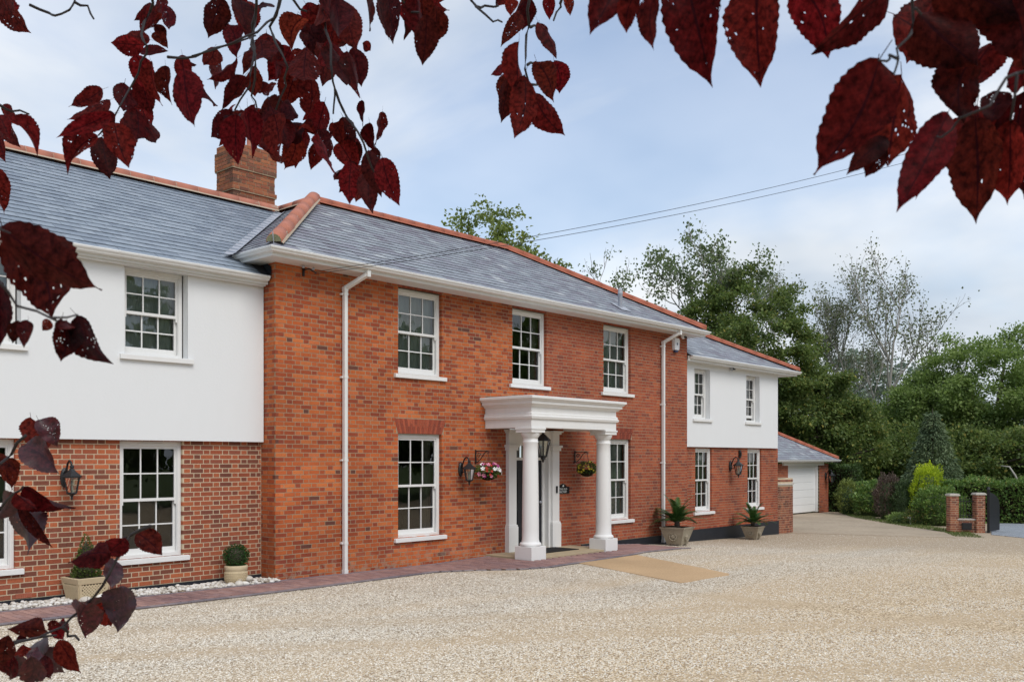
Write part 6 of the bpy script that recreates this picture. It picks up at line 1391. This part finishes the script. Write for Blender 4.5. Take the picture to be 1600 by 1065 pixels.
bush('laurel_bush', 'glossy laurel bush between the clipped hedge and purple shrub', (40.6, 1.95, Z0), .85, .85, 1.5, 5000, .12, 'f_laurel', seed=4, core='f_yew')
bush('lime_shrub', 'small yellow leaved shrub at the foot of the clipped hedge', (41.2, 3.35, Z0), .45, .45, 1.55, 1600, .10, 'f_lime', seed=5, core='f_yew')
bush('leafy_shrub', 'leafy green shrub directly left of the far gate pier', (36.6, -1.95, Z0), .8, .8, 1.45, 4600, .10, 'f_laurel', seed=6, core='f_yew')
bush('leafy_shrub', 'low pale shrub in front of the golden conifer', (36.4, -1.25, Z0), .5, .5, .62, 1500, .08, 'f_beech', seed=7, core='f_yew')
bush('leafy_shrub', 'small bright green shrub at the edge of the forecourt', (36.9, -.45, Z0), .45, .45, .42, 1200, .08, 'f_oak', seed=8, core='f_yew')
hedge('laurel_hedge', 'green laurel hedge running behind the gate piers', (39.6, -2.6, Z0), 3.4, 1.3, 1.62, R(-70), 9000, .12, 'f_laurel', 2, .05)
hedge('mixed_hedge', 'variegated hedge with reddish leaves behind the gate driveway', (40.9, -6.3, Z0), 5.2, 1.3, 1.62, R(-82), 13000, .12, 'f_beech', 3, .05)
dt = thing('dead_branch', 'pale dead curved stem poking out of the dark trees', 'branch', (47.5, -2.3, .0)); m = MB(); m.tube([(0, 0, .2), (-.05, .15, .8), (-.15, .35, 1.3), (-.1, .6, 1.7), (0, 1.0, 1.75)], [.05, .05, .045, .04, .02], 6); m.build('stem', 'bark_grey', dt, smooth=True)
# a belt of woodland closes the horizon
rr_ = np.random.default_rng(91); n = 16000; xx = rr_.uniform(0, 1, n); P = np.stack([70+xx*22+rr_.normal(size=n)*2, 34-xx*64, rr_.uniform(0, 1, n)**.8*(4.2+1.2*np.sin(xx*23)+.8*np.sin(xx*51))+Z0], 1); tag(link('woodland', leafmesh('woodland', P, rr_.normal(size=(n, 3)), rr_.uniform(.4, .8, n), .7), 'f_maple'), 'dark belt of far woodland behind the trees', 'woodland', kind='stuff')
# rough grass along the forecourt edge
EDGE = [(30.6, -4.4), (32.9, -3.3), (35.5, -.8), (38.9, 2.2), (42.4, 4.3)]; n = 9000; s_ = rr_.uniform(0, 4, n); i_ = s_.astype(int); fr_ = s_-i_; E_ = np.array(EDGE); base = E_[i_]*(1-fr_[:, None])+E_[i_+1]*fr_[:, None]; off = rr_.uniform(.0, .9, n); P = np.stack([base[:, 0]+off*.72, base[:, 1]-off*.72*.9, np.full(n, -.42)], 1); P = P[P[:, 0] > 31.2]
D = rr_.normal(size=P.shape)*.35; D[:, 2] = 1; tag(link('grass', leafmesh('grass', P, D, rr_.uniform(.05, .12, len(P)), .12), 'grassm'), 'rough grass verge along the forecourt edge', 'grass', kind='stuff')
# trees across the drive behind the viewpoint; they show in the window panes
src = dense_tree('garden_tree', 'garden tree across the drive mirrored in the window panes', (14, -33, Z0), [(0, 0, 6.5, 4.2, 4.2, 4.4), (2.4, 1.2, 4.2, 3.4, 3.4, 3.2), (-2.4, -.6, 4.6, 3.4, 3.4, 3.2)], 'f_oak', 'bark', 71, 15000, .40, 3, .4, group='garden trees across the drive')
for i, (x, y, s) in enumerate(((22, -35, 1.15), (30.5, -34, 1.0), (39, -36, 1.2), (48, -33, 1.05), (58, -35, 1.2), (6, -36, 1.1), (-3, -34, 1.0), (68, -32, 1.2))):
    o = copy_tree(src); o.location = (x, y, Z0); o.scale = (s, s, s*1.05); o.rotation_euler = (0, 0, i*1.3)

# ---------------------------------------------------------------- the purple plum overhead
plum = thing('plum_tree', 'purple leaved plum tree whose branches hang round the top and left of the view', 'tree', (-2.6, -14.6, .05))
def PP(o): o.location = Vector(o.location)-Vector((-2.6, -14.6, .05)); return o
m = MB(); m.tube([(-2.6, -14.6, 0), (-2.55, -14.55, .9), (-2.3, -14.4, 1.8), (-1.9, -14.2, 2.7), (-1.2, -13.7, 3.4), (0, -12.9, 3.7), (1.2, -12.5, 3.5), (2.2, -12.4, 3.2)], [.13, .11, .10, .085, .06, .045, .03, .012], 10); PP(m.build('trunk', 'twig', plum, smooth=True))
def leaf_mesh(seed):
    rs_ = random.Random(seed); V, F, UV = [], [], []; n = 26; fold = rs_.uniform(.15, .75); curl = rs_.uniform(-.45, .8); bendx = rs_.uniform(-.2, .2); wav = rs_.uniform(.015, .05); tws = rs_.uniform(-.9, .9)
    for i in range(n+1):
        t = i/n; w = .5*(math.sin(math.pi*min(1, t**.80))**.80)*(1-.22*t) if 0 < t < 1 else 0.0
        if t > .80: w *= .42+.58*(1-t)/.20
        if 0 < i < n: w *= 1+(.035 if i % 2 else -.03)
        cx_ = bendx*math.sin(math.pi*t); cz = -curl*t*t*.5
        for s_ in (-1, -.55, 0, .55, 1):
            px_, pz_ = s_*w, abs(s_)*w*fold+wav*math.sin(t*17+s_*2)*abs(s_); ct, st_ = math.cos(tws*(t-.4)), math.sin(tws*(t-.4)); V.append((cx_+px_*ct-pz_*st_, t, cz+px_*st_+pz_*ct)); UV.append((s_, t))
    for i in range(n):
        for j in range(4): a = i*5+j; F.append((a, a+1, a+6, a+5))
    # petiole
    k = len(V); V += [(-.008, 0, 0), (.008, 0, 0), (.006+bendx*.2, -.16, .03), (-.006+bendx*.2, -.16, .03)]; UV += [(0, 0)]*4; F.append((k, k+1, k+2, k+3))
    me = bpy.data.meshes.new('leaf'); me.from_pydata(V, [], F); uvl = me.uv_layers.new(name='UVMap')
    for lp in me.loops: uvl.data[lp.index].uv = UV[lp.vertex_index]
    me.polygons.foreach_set('use_smooth', [True]*len(me.polygons)); return me
LM = {}
for kk in ('plum', 'plum_top'):
    LM[kk] = []
    for s_ in range(12): me = leaf_mesh(s_+(0 if kk == 'plum' else 20)); me.materials.append(MAT[kk]); LM[kk].append(me)
branches = {}
for ln in TWIGS.strip().split('\n'):
    k, *pts = ln.split(); branches.setdefault(k, MB()); P = [Vector([float(c) for c in p.split(',')]) for p in pts]; r0 = {'D': .0012, 'E': .0011, 'F': .0010, 'G': .0023}.get(k, .0026)
    Q = []
    for a, b in zip(P[:-1], P[1:]): Q += [a, a.lerp(b, .5)+Vector((random.gauss(0, .002), random.gauss(0, .002), random.gauss(0, .002)))]
    Q.append(P[-1]); branches[k].tube(Q, [r0*(1-.5*i/len(Q)) for i in range(len(Q))], 6)
BR = {k: PP(b.build('branch', 'twig', plum, smooth=True)) for k, b in branches.items()}
CAMP = Vector((0, -13.4, 2.07)); li = 0; rl = random.Random(12)
LV = LEAVES.strip().split('\n')
for ln in [l for l in LV if l[0] in 'ABCEG']:      # further leaves behind the ones in front, in the thick of the sprays
    if rl.random() > (.9 if ln[0] == 'B' else .75 if ln[0] == 'E' else .8 if ln[0] == 'G' else .5): continue
    v = [float(c) for c in ln.split()[1:]]; a = Vector(v[:3]); b = Vector(v[3:6]); w_ = v[6]
    if ln[0] == 'G' and a.z > 1.885: continue
    if ln[0] == 'E' and a.x*.6678-(a.y+13.4)*.7443 < .20: continue
    back = (a-CAMP).normalized()*rl.uniform(.04, .2); ax = b-a; s2 = (a-CAMP).normalized().cross(ax).normalized()*ax.length*rl.uniform(-.5, .5); tilt = s2*rl.uniform(-.6, .6)
    a2 = a+back+s2-ax*rl.uniform(0, .35); b2 = b+back+s2+tilt-ax*rl.uniform(.1, .5)
    LV.append(ln[0]+' '+' '.join('%.3f' % q for q in (*a2, *b2, w_)))
for ln in LV:
    k, *v = ln.split(); v = [float(c) for c in v]; a = Vector(v[:3]); b = Vector(v[3:6]); w = v[6]; ax = b-a; L_ = ax.length; y = ax.normalized(); sc_ = {'A': 1.0, 'B': 1.06}.get(k, 1.0); L_ *= sc_; w *= .93; view = (CAMP-a).normalized()
    z = (view-y*view.dot(y)).normalized(); x = y.cross(z); ang = rl.gauss(0, .6 if k in 'ABC' else .4); z = (z*math.cos(ang)+x*math.sin(ang)).normalized()
    if rl.random() < .5: z = -z
    x = y.cross(z); top = k == 'G' and rl.random() < .36
    me = LM['plum_top' if top else 'plum'][rl.randrange(12)]; o = bpy.data.objects.new('leaf', me); COL.objects.link(o); o.parent = BR[k]
    ws = min(w/max(abs(math.cos(ang)), .88), L_*(.80 if k in 'DEF' else .70))/.86; m4 = Matrix((x*ws, y*L_, z*ws)).transposed().to_4x4(); m4.translation = a; o.matrix_basis = m4; li += 1
